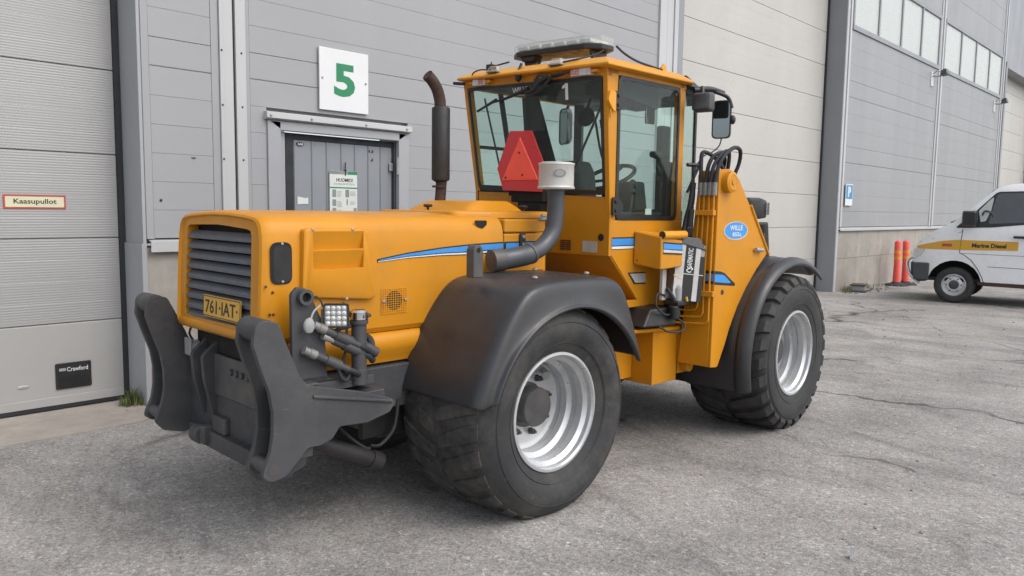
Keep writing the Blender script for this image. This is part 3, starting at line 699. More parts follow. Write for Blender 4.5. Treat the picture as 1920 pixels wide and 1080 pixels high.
    for k in range(26): stone(random.gauss(2.32, .12), random.gauss(6.2, .08), random.uniform(.008, .022))
    for k in range(30): stone(random.uniform(9, 17), random.uniform(1.5, 5.8), random.uniform(.008, .02))
    for k in range(40): stone(random.uniform(16.2, 20), random.uniform(5.6, 6.2), random.uniform(.01, .04))
    o = b.build('gravel', 'stone'); tag(o, 'loose grit and small stones scattered over the yard', 'gravel'); stuff(o)
    b = MB(); b.hexa([(3.61, 1.235, .003), (3.655, 1.250, .003), (3.650, 1.262, .003), (3.612, 1.25, .003)], [(3.625, 1.24, .060), (3.640, 1.246, .060), (3.638, 1.25, .060), (3.627, 1.246, .060)])
    tag(b.build('paper_scrap', 'board'), 'tiny white paper scrap lying on the asphalt in the foreground', 'litter')
small_things()

# ================================================================== TRACTOR
def lerp(a, b, t): return a+(b-a)*t
def interp(tab, x):
    for (x0, y0), (x1, y1) in zip(tab, tab[1:]):
        if x <= x1: return lerp(y0, y1, max(0, (x-x0)/(x1-x0)))
    return tab[-1][1]

def wheel(T, x, y, z, side, R, lugdepth, rubber, steer=0, rimR=.308, bulge=0):
    """side -1: outer face towards -y.  wheel > tyre, rim, hub, nut"""
    w = .315
    root = bpy.data.objects.new('wheel', None); COL.objects.link(root); root.parent = T
    root.location = (x, y, z); root.rotation_euler = (0, 0, steer); root.empty_display_size = .1
    s = side
    prof = [(rimR-.005, -.262), (rimR+.010, -.288), (rimR+.030, -.296), (.40, -.312-bulge), (.46, -.315-bulge*1.2), (.505, -.305-bulge), (R-.045, -.290-bulge*.7), (R-.018, -.268-bulge*.4), (R-.004, -.20), (R, -.1), (R+.002, 0)]
    full = prof+[(r, -h) for r, h in prof[::-1][1:]]
    b = MB(); b.lathe([(r, h*(-s)) for r, h in full], (0, 0, 0), 'y', 72)
    # moulded rings on the side wall
    for rr, hh in ((.372, -.3045-bulge*.6), (.482, -.3105-bulge*1.1)):
        b.lathe([(rr-.006, (hh+.004)*(-s)), (rr, (hh-.004)*(-s)), (rr+.006, (hh+.004)*(-s))], (0, 0, 0), 'y', 64)
    n = 26
    for half in (0, 1):
        for k in range(n):
            a0 = 2*pi*(k+.5*half)/n; sg = -1 if half == 0 else 1
            aw = 2*pi/n*.30; sk = 2*pi/n*.75
            def P(r, h, a): return (r*cos(a), h*sg, r*sin(a))
            lug = lugdepth
            ang = lambda t: a0 + sk*t
            st = [(R-.052, .306+bulge*.75, 0), (R-.022, .284+bulge*.5, .1), (R-.003, .20, .4), (R, .03, 1.0)]
            if lugdepth < .02: st = [(R-.030, .288, .06), (R-.012, .262, .14), (R-.003, .205, .32), (R, .02, 1.0)]
            rings = []
            for (r, h, t) in st:
                rw = aw*(1.0 if h > .1 else .75)
                top = r+lug*(1.0 if h < .30 else .55); hh = h+(.006 if h > .29 else 0)
                a = ang(t)
                rings.append([P(r-.012, h, a-rw*1.15), P(r-.012, h, a+rw*1.15), P(top, hh, a+rw), P(top, hh, a-rw)])
            b.loft(rings)
    b.build('tyre', rubber, root, angle=40)
    # rim : stepped barrel and disc
    pr = [(rimR+.012, -.284), (rimR+.010, -.296), (rimR-.004, -.298), (rimR-.012, -.286), (rimR-.014, -.262), (rimR-.036, -.245), (rimR-.040, -.205), (rimR-.030, -.190), (rimR-.034, -.165), (rimR-.062, -.150),
          (rimR-.068, -.115), (rimR-.058, -.100), (rimR-.066, -.080), (rimR-.085, -.072), (rimR-.10, -.070), (.12, -.068), (.09, -.068)]
    b = MB(); b.lathe([(r, h*(-s)) for r, h in pr], (0, 0, 0), 'y', 64); b.lathe([(rimR-.02, .27*(-s)), (rimR+.012, .284*(-s)), (rimR+.01, .295*(-s)), (rimR-.03, .25*(-s)), (rimR-.06, .1*(-s)), (rimR-.09, -.06*(-s))], (0, 0, 0), 'y', 48)
    b.build('rim', 'rim', root, angle=25)
    b = MB(); b.lathe([(r, h*(-s)) for r, h in ((.125, -.06), (.125, -.075), (.108, -.082), (.108, -.150), (.102, -.160), (.03, -.163), (.001, -.163))], (0, 0, 0), 'y', 40)
    b.build('hub', 'hub', root)
    me = None
    for k in range(8):
        a = 2*pi*(k+.3)/8
        if me is None:
            q = MB(); q.lathe([(.020, 0), (.020, -.006), (.016, -.008), (.016, -.030), (.009, -.034), (.009, -.046), (.001, -.047)], (0, 0, 0), 'y', 6)
            me = q.data('wheel_nut', 'hub')
        o = link_mesh('wheel_nut', me, root, (.158*cos(a), -.07*(-s), .158*sin(a)))
        if s > 0: o.rotation_euler = (0, 0, pi)
    q = MB(); q.tube([(.13, -.075*(-s), .175), (.10, -.13*(-s), .165), (.07, -.15*(-s), .16)], [.016, .022, .022], 10); q.build('valve', 'zinc', root)
    return root

def rear_fender(T, side):
    top = [(-.60, .665), (-.565, .77), (-.515, .87), (-.455, .985), (-.385, 1.085), (-.315, 1.17), (-.245, 1.222), (-.15, 1.243), (0, 1.25), (.15, 1.25), (.30, 1.247), (.41, 1.240), (.475, 1.215), (.525, 1.16), (.565, 1.09), (.61, .99), (.655, .89), (.705, .755)]
    n = len(top); c = (.07, .50); R = .607
    a0, a1 = radians(163), radians(24)
    arc = []
    for i, (x, z) in enumerate(top):
        t = i/(n-1); a = lerp(a0, a1, t); arc.append((c[0]+R*cos(a), c[1]+R*sin(a)))
    b = MB(); rows = []
    for i in range(n):
        T_, A = Vector(top[i]), Vector(arc[i]); d = (A-T_)
        L = d.length; d = d/L
        nrm = (Vector((.06, .45))-T_).normalized()
        q = lambda y, p: (p.x, y*side, p.y)
        rows.append([q(.455, T_+nrm*.02), q(.47, T_), q(.70, T_+Vector((0, .004))), q(.985, T_), q(1.045, T_+nrm*.004), q(1.075, T_+nrm*.016), q(1.090, T_+nrm*.036), q(1.098, T_+d*max(L*.55, min(.10, L*.8))),
                     q(1.112, A-d*min(.012, L*.1)), q(1.128, A-d*.005), q(1.131, A+d*.004), q(1.105, A+d*.012)])
    b.loft(rows, caps=False, closed=False)
    f = b.build('rear_fender', 'fender', T, solid=.008, angle=50)
    s = f.modifiers.new('sub', 'SUBSURF'); s.levels = 1; s.render_levels = 2; s.boundary_smooth = 'PRESERVE_CORNERS'
    for x, y in ((-.09, .96), (.36, .93), (.33, .56)):
        q = MB(); q.lathe([(.016, 0), (.014, .008), (.006, .011), (.001, .011)], (x, y*side, 1.253), 'z', 10); q.build('bolt', 'zinc', f)
    return f

def front_fender(T, side):
    c = (2.53, .565); b = MB(); rows = []
    N = 22
    for i in range(N+1):
        a = radians(lerp(197, 52, i/N)); R = .705
        u = (cos(a), sin(a)); q = lambda y, r: (c[0]+u[0]*r, y*side, c[1]+u[1]*r)
        rows.append([q(.60, R-.03), q(.62, R), q(.90, R+.004), q(1.02, R+.004), q(1.05, R-.008), q(1.065, R+.010), q(1.10, R+.012), q(1.135, R-.002), q(1.152, R-.022), q(1.156, R-.040), q(1.140, R-.045)])
    b.loft(rows, caps=False, closed=False)
    f = b.build('front_fender', 'fender', T, solid=.008, angle=50)
    s = f.modifiers.new('sub', 'SUBSURF'); s.levels = 1; s.render_levels = 1
    return f

def hood(T):
    def lean(p): return Vector((p.x-.05*max(0, 1.55-p.z)*max(0, min(1, (-p.x-1.0)/.3)), p.y, p.z))
    sec = []                                    # (y,z) section, right bottom round the top to left bottom
    half = [(-.462, .975), (-.478, 1.00), (-.482, 1.20), (-.480, 1.40), (-.474, 1.475), (-.462, 1.520), (-.438, 1.548), (-.40, 1.562), (-.30, 1.572), (-.15, 1.580), (0, 1.583)]
    sec = half+[(-y, z) for y, z in half[::-1][1:]]
    cy, cz = 0, 1.27
    def ring(x, k, kz=None): kz = kz or k; return [(x, cy+(y-cy)*k, cz+(z-cz)*kz) for y, z in sec]
    b = MB(); b.xf = lean
    xs = [(-1.327, .905, .900), (-1.340, .935, .93), (-1.333, .965, .962), (-1.315, .985, .984), (-1.285, .996, .996), (-1.24, 1, 1), (-.9, 1, 1), (-.4, 1, 1), (.145, 1, 1)]
    b.loft([ring(*q) for q in xs], caps=False, closed=False)
    # rear face between rim of the shell and the grille opening
    op = rounded([(-.372, 1.040), (-.358, 1.494), (-.02, 1.512), (.358, 1.504), (.372, 1.030)], [.03, .03, .3, .03, .03], 4)
    inner = ring(*xs[0])
    def near(p, a):  # opening outline resampled to the angles of the shell outline
        best = None
        for i in range(len(op)):
            p0, p1 = Vector(op[i]), Vector(op[(i+1) % len(op)])
            d = Vector((cos(a), sin(a))); c0 = Vector((0, 1.27)); e = p1-p0
            den = d.x*e.y-d.y*e.x
            if abs(den) < 1e-9: continue
            w = p0-c0; t = (w.x*e.y-w.y*e.x)/den; u = (w.x*d.y-w.y*d.x)/den
            if t > 0 and -1e-6 <= u <= 1+1e-6: best = c0+d*t
        return best
    outer2 = inner+[(-1.327, yy, .995) for yy in (.30, .15, 0, -.15, -.30)]
    rim = []
    for p in outer2:
        a = atan2(p[2]-1.27, p[1]); q = near(p, a); rim.append((-1.333, q.x, q.y))
    dep = [(-1.275, p[1], p[2]) for p in rim]
    b.loft([outer2, rim, dep], caps=False)
    h = b.build('hood', 'yellow', T, angle=30)
    # lower lip under the grille
    b = MB(); b.xf = lean
    prof = [(-1.318, 1.025), (-1.336, 1.018), (-1.342, 1.005), (-1.338, .985), (-1.32, .968), (-1.27, .962), (-1.27, 1.025)]
    b.loft([[(x+(.02 if abs(y) > .43 else 0), y, z) for x, z in prof] for y in (-.462, -.425, -.30, 0, .30, .425, .462)])
    b.build('lower_lip', 'yellow', h, angle=50)
    # rear corner lower cheek and rolled skirt
    b = MB()
    prof = [(-.455, .972), (-.474, .966), (-.492, .945), (-.500, .915), (-.494, .880), (-.476, .850), (-.465, .815), (-.44, .815), (-.44, .972)]
    b.loft([[(x, y, z) for y, z in prof] for x in (-1.22, -.9, -.6, -.35)]); b.loft([[(x, -y, z) for y, z in prof] for x in (-1.22, -.9, -.6, -.35)])
    b.build('skirt', 'yellow', h, angle=50)
    b = MB(); b.box(-1.26, -.3, -.445, .445, .80, .968); b.build('inner_frame', 'void', h)
    # side recess (old lamp pocket)
    for s in (-1, 1):
        b = MB(); b.prism(rrect(-1.312, -1.205, 1.25, 1.442, .038), 'y', s*.4805, s*.4865); r = b.build('lamp_pocket', 'void', h, bevel=.003)
        b = MB(); b.prism(rrect(-1.298, -1.212, 1.258, 1.428, .034), 'y', s*.4866, s*.4875); b.build('pocket_back', 'cabin', r)
        for zz in (1.435, 1.262):
            b = MB(); b.lathe([(.007, 0), (.006, s*.004), (.001, s*.005)], (-1.255, s*.4876, zz), 'y', 8); b.build('screw', 'zinc', r)
    # bolt holes in the side
    b = MB()
    for x, z in ((-1.335, 1.243), (-1.302, 1.215), (-1.318, 1.115), (-1.300, 1.115)): b.lathe([(.007, 0), (.0065, -.002), (.001, -.0022)], (x, -.4815, z), 'y', 8)
    b.build('bolt_hole', 'rust', h)
    # scooped side panel
    for s in (-1, 1):
        pl = rounded([(-1.168, 1.185), (-.80, 1.150), (-.752, 1.162), (-.812, 1.488), (-.845, 1.502), (-1.155, 1.502)], [.02, .02, .02, .02, .02, .02], 4)
        b = MB(); n = len(pl); cx_, cz_ = -.97, 1.33
        lay = []
        for off, k in ((.470, 1.0), (.496, 1.0), (.505, .985), (.508, .955)):
            lay.append([(cx_+(x-cx_)*k, s*off, cz_+(z-cz_)*k) for x, z in pl])
        b.loft(lay, caps=True); p = b.build('scoop_panel', 'yellow', h, angle=40)
        for z0, z1 in ((1.405, 1.488), (1.312, 1.396)):
            q = MB()
            q.add([(-1.112, s*.512, z1), (-.832, s*.512, z1), (-1.112, s*.5075, z1), (-.832, s*.5075, z1), (-1.105, s*.484, z0), (-.838, s*.484, z0), (-1.112, s*.52, z0), (-.832, s*.52, z0)],
                  [(0, 1, 3, 2), (2, 3, 5, 4), (4, 5, 7, 6), (6, 7, 1, 0), (0, 2, 4, 6), (1, 7, 5, 3)])
            cut(p, q)
        for xx, zz in ((-1.11, 1.497), (-.895, 1.497), (-.93, 1.163)):
            q = MB(); q.lathe([(.008, 0), (.007, s*.004), (.001, s*.006)], (xx, s*.506, zz), 'y', 8); q.build('screw', 'zinc', p)
    # round mesh vent
    b = MB(); b.lathe([(.050, 0), (.001, -.0004)], (-.632, -.4835, 1.132), 'y', 20); v = b.build('vent_opening', 'void', h)
    b = MB()
    for k in range(12):
        u = -.711+.0143*k; b.box(u-.0013, u+.0013, -.4868, -.4858, 1.068, 1.196)
        w = 1.070+.0113*k; b.box(-.713, -.551, -.4880, -.4870, w-.0011, w+.0011)
    b.build('wire_mesh', 'yellow2', v)
    for xx in (-.70, -.562):
        q = MB(); q.lathe([(.010, 0), (.009, -.004), (.001, -.006)], (xx, -.488, 1.132), 'y', 8); q.build('screw', 'zinc', v)
    # hood side stripe: black / blue / white / black bands
    top = [(-.735, 1.347), (-.55, 1.374), (-.32, 1.396), (-.1, 1.410), (.14, 1.417), (.52, 1.418)]
    def bnd(name, mat, d0, d1, off, x0=-.735, x1=.142, n=24):
        q = MB(); vs = []; 
        for i in range(n+1):
            x = lerp(x0, x1, i/n); g = min(1, max(.0, (x+.735)/.62)); tz = interp(top, x)
            vs.append([(x, off, tz-d0(g)), (x, off-.0006, tz-d0(g)), (x, off-.0006, tz-d1(g)), (x, off, tz-d1(g))])
        q.loft(vs); return q.build(name, mat, h)
    off = -.4832
    for xa, xb in ((-.735, .140), (.149, .50)):
        oo = off if xb < .2 else off-.002
        bnd('stripe_black', 'decalblack', lambda g: 0, lambda g: .016+.043*g, oo, xa, xb)
        bnd('stripe_blue', 'blue', lambda g: .006+.002*g, lambda g: .009+.031*g, oo-.0007, xa+.012, xb)
        bnd('stripe_white', 'board', lambda g: .012+.034*g, lambda g: .015+.040*g, oo-.0007, xa+.004, xb-.06 if xb > .2 else xb)
    # finger pocket near the rear edge of the lid
    b = MB(); b.prism(rounded([(-.085, 1.540), (.020, 1.540), (.018, 1.515), (-.012, 1.495), (-.045, 1.505)], .01, 3), 'y', -.474, -.4705); b.build('finger_pocket', 'void', h)
    return h

def grille(T):
    b = MB(); b.box(-1.272, -1.255, -.39, .39, 1.00, 1.53); g = b.build('radiator_grille', 'void', T)
    n = 9
    for k in range(n):
        z = 1.478-.0515*k-.02
        hw = .366 if z < 1.40 else .358
        q = MB(); x0 = -.05*max(0, 1.55-z)
        q.prism([(x0-1.328, z-.022), (x0-1.322, z-.025), (x0-1.290, z+.010), (x0-1.290, z+.018), (x0-1.300, z+.018), (x0-1.328, z-.008)], 'y', -hw, hw)
        q.build('louver', 'grille', g)
    p = MB(); lx = -1.347
    lean = lambda p: Vector((p.x-.05*max(0, 1.55-p.z), p.y, p.z))
    p.xf = lean; p.prism(rrect(-.295, .118, 1.055, 1.163, .012), 'x', lx+.003, lx+.006)
    pl = p.build('number_plate', 'plate', T)
    f = MB(); f.xf = lean
    o_ = rrect(-.291, .114, 1.059, 1.159, .010); i_ = rrect(-.287, .110, 1.063, 1.155, .008)
    f.loft([[(lx+.0025, y, z) for y, z in o_], [(lx+.0015, y, z) for y, z in o_], [(lx+.0015, y, z) for y, z in i_], [(lx+.0025, y, z) for y, z in i_]], caps=False); f.build('plate_edge', 'ink', pl)
    text('lettering', '761·IAT·', 'ink', pl, (lx+.0022, -.088, 1.108), .066, .350, '-x', .012, xf=lean)
    return g

def chassis(T):
    b = MB()
    b.box(-1.20, .55, -.40, .40, .50, .90); b.box(-1.28, -.7, -.44, .44, .62, .84); b.box(-.6, .6, -.30, .30, .36, .56)
    b.box(.5, 2.9, -.36, .36, .42, .95); b.box(1.9, 3.05, -.52, .52, .45, 1.0)
    c = b.build('chassis', 'dgrey', T, bevel=.01)
    b = MB(); b.cyl((0, -.62, .555), (0, .62, .555), .11, n=18); b.ball((0, 0, .55), .22, 14); b.build('axle', 'hub', c)
    b = MB(); b.cyl((2.53, -.7, .565), (2.53, .7, .565), .11, n=18); b.ball((2.53, 0, .56), .22, 14); b.build('axle', 'hub', c)
    b = MB(); b.box(1.88, 2.35, -.62, -.46, .36, .56); b.box(1.88, 2.35, .46, .62, .36, .56); b.build('axle_bracket', 'black', c, bevel=.008)
    # lower link cylinder and hoses under the rear
    b = MB(); b.tube([(-1.16, -.56, .52), (-.80, -.56, .345)], .040, 14); b.tube([(-.84, -.56, .365), (-.78, -.56, .335)], .047, 14); b.build('cylinder', 'muffler', c)
    b = MB()
    b.tube(smooth_path([(-1.0, -.50, .56), (-.92, -.53, .47), (-.86, -.55, .42), (-.83, -.55, .41)], 6), .009, 8)
    b.tube(smooth_path([(-.62, -.50, .62), (-.66, -.52, .48), (-.75, -.53, .41), (-.82, -.54, .42)], 6), .009, 8)
    b.tube(smooth_path([(-.45, -.48, .60), (-.46, -.50, .50), (-.55, -.5, .42)], 6), .007, 8); b.build('hose', 'rubber', c)
    b = MB(); b.box(-.80, -.42, -.44, -.40, .42, .60); b.build('side_plate', 'black', c, bevel=.006)

def hitch(T0):
    b = MB(); b.box(-1.315, -1.27, -.54, .54, .38, .84); h = b.build('rear_hitch', 'hitch', T0, bevel=.006); h.location.x = .042
    pl = rounded([(-1.49, 1.125), (-1.43, 1.11), (-1.39, 1.01), (-1.33, .86), (-1.29, .815), (-1.01, .745), (-.84, .685), (-.815, .665), (-.85, .62), (-.98, .59), (-1.13, .60), (-1.17, .55), (-1.235, .53), (-1.295, .535), (-1.345, .48), (-1.40, .43), (-1.47, .415), (-1.515, .445), (-1.505, .48), (-1.475, .545), (-1.462, .62), (-1.46, .72), (-1.475, .81), (-1.51, .91), (-1.545, 1.02), (-1.535, 1.10)],
                 [.03, .03, .1, .1, .03, .1, .02, .02, .02, .08, .02, .02, .04, .04, .06, .05, .04, .03, .04, .1, .1, .1, .1, .1, .04, .04], 4)
    inner = rounded([(-1.49, 1.125), (-1.43, 1.11), (-1.38, 1.01), (-1.30, .84), (-1.22, .80), (-1.22, .40), (-1.36, .36), (-1.47, .39), (-1.515, .445), (-1.475, .545), (-1.46, .62), (-1.46, .72), (-1.475, .81), (-1.51, .91), (-1.545, 1.02), (-1.535, 1.10)], .035, 3)
    for s in (-1, 1):
        q = MB(); q.prism(pl, 'y', s*.69, s*.662); q.build('hitch_plate', 'hitch', h, bevel=.004)
        q = MB(); q.prism(inner, 'y', s*.545, s*.517); q.build('hitch_plate', 'hitch', h, bevel=.004)
        q = MB(); q.cyl((-1.487, s*.521, 1.075), (-1.487, s*.686, 1.075), .052, n=20); q.build('hook_bar', 'hitch', h, angle=50)
        q = MB(); q.cyl((-1.465, s*.530, .475), (-1.465, s*.665, .475), .034, n=16); q.cyl((-1.462, s*.690, .470), (-1.462, s*.6915, .470), .026, n=16); q.build('lock_pin', 'hub', h, angle=50)
        q = MB(); q.box(-1.40, -1.25, min(s*.55, s*.658), max(s*.55, s*.658), .48, .80); q.box(-1.42, -1.22, min(s*.548, s*.66), max(s*.548, s*.66), .80, .815); q.build('web_plate', 'hitch', h, bevel=.006)
        q = MB(); q.box(-1.27, -.86, min(s*.44, s*.66), max(s*.44, s*.66), .60, .73); q.box(-1.0, -.45, min(s*.40, s*.50), max(s*.40, s*.50), .58, .80)
        q.hexa([(-1.27, s*.70 if s < 0 else .45, .755), (-.84, s*.70 if s < 0 else .45, .665), (-.84, -.45 if s < 0 else .70, .69), (-1.27, -.45 if s < 0 else .70, .80)],
               [(-1.27, s*.70 if s < 0 else .45, .770), (-.84, s*.70 if s < 0 else .45, .680), (-.84, -.45 if s < 0 else .70, .705), (-1.27, -.45 if s < 0 else .70, .815)])
        q.build('side_arm', 'hitch', h, bevel=.005)
    # two curved centre hooks
    hk = rounded([(-1.16, .955), (-1.30, .90), (-1.385, .83), (-1.375, .70), (-1.345, .56), (-1.33, .50), (-1.26, .50), (-1.27, .84), (-1.16, .88)], [.02, .06, .05, .06, .03, .02, .02, .03, .02], 4)
    for y in (.345, .215):
        q = MB(); q.prism(hk, 'y', y-.016, y+.016); q.build('centre_hook', 'hitch', h, bevel=.004)
    q = MB(); q.box(-1.36, -1.26, -.50, .46, .34, .43); q.cyl((-1.365, .26, .40), (-1.365, .34, .40), .05, n=16); q.box(-1.39, -1.33, .20, .26, .36, .46); q.box(-1.345, -1.31, .05, .20, .43, .52); q.build('lower_bar', 'hitch', h, bevel=.012)
    q = MB(); q.box(-1.30, -1.18, -.44, .44, .84, .865); q.box(-1.25, -1.20, -.40, .40, .865, .91)
    for k in range(6): q.cyl((-1.335, -.30+.06*k, .77), (-1.30, -.30+.06*k, .77), .018, n=8)
    q.build('cross_plate', 'hub', h, bevel=.004)
    q = MB(); q.cyl((-1.30, .43, .845), (-1.36, .44, .84), .038, n=14); q.box(-1.365, -1.35, .40, .475, .80, .895); q.build('trailer_socket', 'grey', h, bevel=.006)
    q = MB(); q.tube(smooth_path([(-1.28, .55, .96), (-1.30, .56, .90), (-1.30, .50, .86), (-1.31, .44, .85)], 6), .006, 8); q.build('cable', 'rubber', h)

def side_post(T):
    """plate with the quick couplings, work lamp and marker post on the right rear arm"""
    pl = rounded([(-1.275, .80), (-1.275, 1.215), (-1.245, 1.245), (-1.205, 1.24), (-1.175, 1.20), (-1.11, 1.06), (-1.095, .80)], [.0, .03, .02, .03, .04, .05, 0], 4)
    b = MB(); b.prism(pl, 'y', -.60, -.575); p = b.build('coupling_plate', 'hitch', T, bevel=.004)
    q = MB(); q.lathe([(.022, 0), (.036, 0), (.036, -.03), (.022, -.03), (.022, 0)], (-1.215, -.60, 1.200), 'y', 18); q.build('ring', 'hitch', p)
    q = MB(); q.lathe([(.0215, -.005), (.001, -.006)], (-1.215, -.60, 1.200), 'y', 14); q.build('ring_hole', 'void', p)
    q = MB(); q.box(-1.28, -.85, -.62, -.47, .755, .80); q.hexa([(-1.26, -.60, .80), (-1.05, -.60, .80), (-1.05, -.56, .80), (-1.26, -.56, .80)], [(-1.22, -.60, .83), (-1.12, -.60, .83), (-1.12, -.56, .83), (-1.22, -.56, .83)]); q.build('deck', 'hitch', p, bevel=.004)
    # couplings : (start, end, radius) bodies + steel noses
    D = Vector((.26, -.02, -.135)).normalized()
    for i, (s, ln, m) in enumerate((((-1.185, -.63, 1.075), .26, 'steel'), ((-1.135, -.625, 1.020), .22, 'zinc'), ((-1.235, -.63, .965), .25, 'steel'), ((-1.02, -.615, 1.0), .10, 'hub'))):
        s = Vector(s); q = MB()
        q.tube([s+D*.06, s+D*.12], .020, 12); q.tube([s+D*.12, s+D*.20], .025, 12); q.tube([s+D*.20, s+D*ln], .016, 12); c = q.build('coupling', 'hub', p, angle=50)
        q = MB(); q.tube([s, s+D*.03], .019, 12); q.tube([s+D*.03, s+D*.065], .016 if i == 1 else .022, 12); q.build('nose', m, c, angle=50)
        e = s+D*ln; q = MB(); q.tube(smooth_path([e, e+D*.05, e+Vector((.08, .02, -.05)), e+Vector((.10, .05, .0)), e+Vector((.10, .09, .02))], 6), .014, 8); q.build('hose', 'rubber', c)
    q = MB(); q.ball((-1.215, -.645, 1.075), .032, 10, (.9, .5, 1.15)); q.tube(smooth_path([(-1.205, -.64, 1.10), (-1.185, -.635, 1.135), (-1.155, -.63, 1.155), (-1.14, -.62, 1.165)], 5), .005, 6); q.build('dust_cap', 'grey', p)
    q = MB(); q.tube(smooth_path([(-1.195, -.61, 1.175), (-1.165, -.62, 1.20), (-1.145, -.63, 1.18), (-1.135, -.63, 1.15)], 6), .004, 6)
    q.tube(smooth_path([(-1.02, -.615, 1.16), (-.99, -.615, 1.12), (-.965, -.61, 1.06), (-.96, -.60, 1.03)], 6), .006, 6)
    q.tube(smooth_path([(-1.09, -.60, 1.0), (-1.05, -.61, 1.035), (-1.0, -.615, 1.045), (-.955, -.61, 1.05)], 6), .010, 8)
    q.tube(smooth_path([(-1.0, -.615, 1.04), (-1.005, -.615, .95), (-1.02, -.61, .86), (-.99, -.62, .80), (-.94, -.63, .82), (-.93, -.62, .86)], 6), .007, 8)
    q.tube(smooth_path([(-1.07, -.63, .90), (-1.05, -.64, .82), (-1.02, -.64, .80), (-.99, -.635, .84)], 6), .009, 8)
    q.build('cable', 'rubber', p)
    # work lamp
    q = MB(); q.xf = lambda v: Vector((-1.075, -.645, 1.11))+Matrix.Rotation(radians(-38), 3, 'Z') @ Vector((v.x, v.y, v.z))
    pts = rrect(-.058, .058, -.056, .056, .014)
    q.loft([[(x*.8, .030, z*.8) for x, z in pts], [(x*.97, .010, z*.97) for x, z in pts], [(x, 0, z) for x, z in pts], [(x, -.022, z) for x, z in pts], [(x*.9, -.022, z*.9) for x, z in pts], [(x*.88, -.017, z*.88) for x, z in pts]])
    L = q.build('work_lamp', 'black', T, angle=40)
    lens = MB(); lens.xf = q.xf; lens.prism(rrect(-.050, .050, -.048, .048, .008), 'y', -.0172, -.0178); lens.build('reflector', 'grey', L)
    led = MB(); led.xf = q.xf
    for i in range(4):
        for j in range(4): led.lathe([(.0115, -.0179), (.0105, -.022), (.006, -.0245), (.001, -.025)], (-.036+.024*i, 0, -.035+.0235*j), 'y', 10)
    led.build('led', 'lens', L)
    q = MB(); q.box(-1.13, -1.105, -.62, -.60, 1.06, 1.14); q.build('lamp_bracket', 'zinc', L, bevel=.003)
    # marker post
    q = MB(); q.cyl((-.937, -.62, .765), (-.937, -.62, 1.055), .036, n=20); q.cyl((-.937, -.62, 1.055), (-.937, -.62, 1.075), .044, n=20); q.cyl((-.937, -.62, .765), (-.937, -.62, .84), .040, n=20); m = q.build('marker_post', 'hitch', T, bevel=.003, angle=50)
    q = MB(); q.lathe([(.001, 1.122), (.030, 1.122), (.043, 1.112), (.044, 1.078), (.001, 1.078)], (-.937, -.62, 0), 'z', 20); q.build('lens', 'chrome', m)
    q = MB()
    for k in range(10): a = 2*pi*k/10; q.ball((-.925+.043*cos(a), -.62+.043*sin(a), 1.094), .007, 6, (1, 1, 1.4))
    q.build('led', 'hub', m)

def rear_cover(T):
    """panels between hood and cab"""
    b = MB()
    b.box(.150, .50, -.484, .484, 1.468, 1.548); b.box(.150, .50, -.484, .484, 1.235, 1.464); b.box(.502, .60, -.40, .40, 1.0, 1.50)
    c = b.build('rear_cover', 'yellow', T, bevel=.012, seg=3)
    b = MB()
    lo = rounded([(-.14, -.36), (.10, -.42), (.58, -.44), (.66, -.36), (.66, .36), (.58, .42), (.10, .40), (-.14, .36)], .06, 3)
    def rr(k, z, dx=0): return [(.28+(x-.28)*k+dx, y*k, z) for x, y in lo]
    b.loft([rr(1.0, 1.552), rr(1.0, 1.577), rr(.985, 1.588), rr(.95, 1.594)]); b.build('hump', 'yellow', c, angle=50)
    b = MB(); hp = rounded([(.12, -.20), (.56, -.20), (.60, -.1), (.60, .34), (.10, .34)], .05, 3)
    b.loft([[(lerp(.36, x, 1.10), lerp(.06, y, 1.08), 1.588) for x, y in hp], [(lerp(.36, x, 1.0), lerp(.06, y, 1.0), 1.612) for x, y in hp], [(lerp(.36, x, .66), lerp(.06, y, .90), 1.652) for x, y in hp], [(lerp(.36, x, .60), lerp(.06, y, .86), 1.656) for x, y in hp]]); b.build('hump', 'yellow', c, angle=50)
    for x, y in ((.02, .06), (.47, -.32)):
        q = MB(); q.lathe([(.008, 0), (.008, .018), (.026, .022), (.030, .030), (.022, .038), (.001, .039)], (x, y, 1.592), 'z', 12); q.build('knob', 'black', c)
    q = MB(); q.prism(rrect(.268, .312, 1.335, 1.468, .016), 'y', -.487, -.500); l = q.build('latch', 'black', c, bevel=.004)
    q = MB(); q.lathe([(.012, -.500), (.010, -.506), (.001, -.507)], (.292, 0, 1.445), 'y', 10); q.prism(rrect(.284, .300, 1.355, 1.41, .004), 'y', -.5003, -.502); q.build('latch_pin', 'zinc', l)
    q = MB(); q.box(.44, .53, -.50, -.47, 1.545, 1.56); q.tube([(.46, -.485, 1.57), (.56, -.50, 1.565)], .010, 8); q.build('hinge', 'grey', c)
    q = MB()
    for i in range(2):
        for k in range(5): q.box(.8945, .8985, -.345+.05*i, -.302+.05*i, 1.345+.014*k, 1.352+.014*k)
    q.build('vent_slot', 'rust', c)

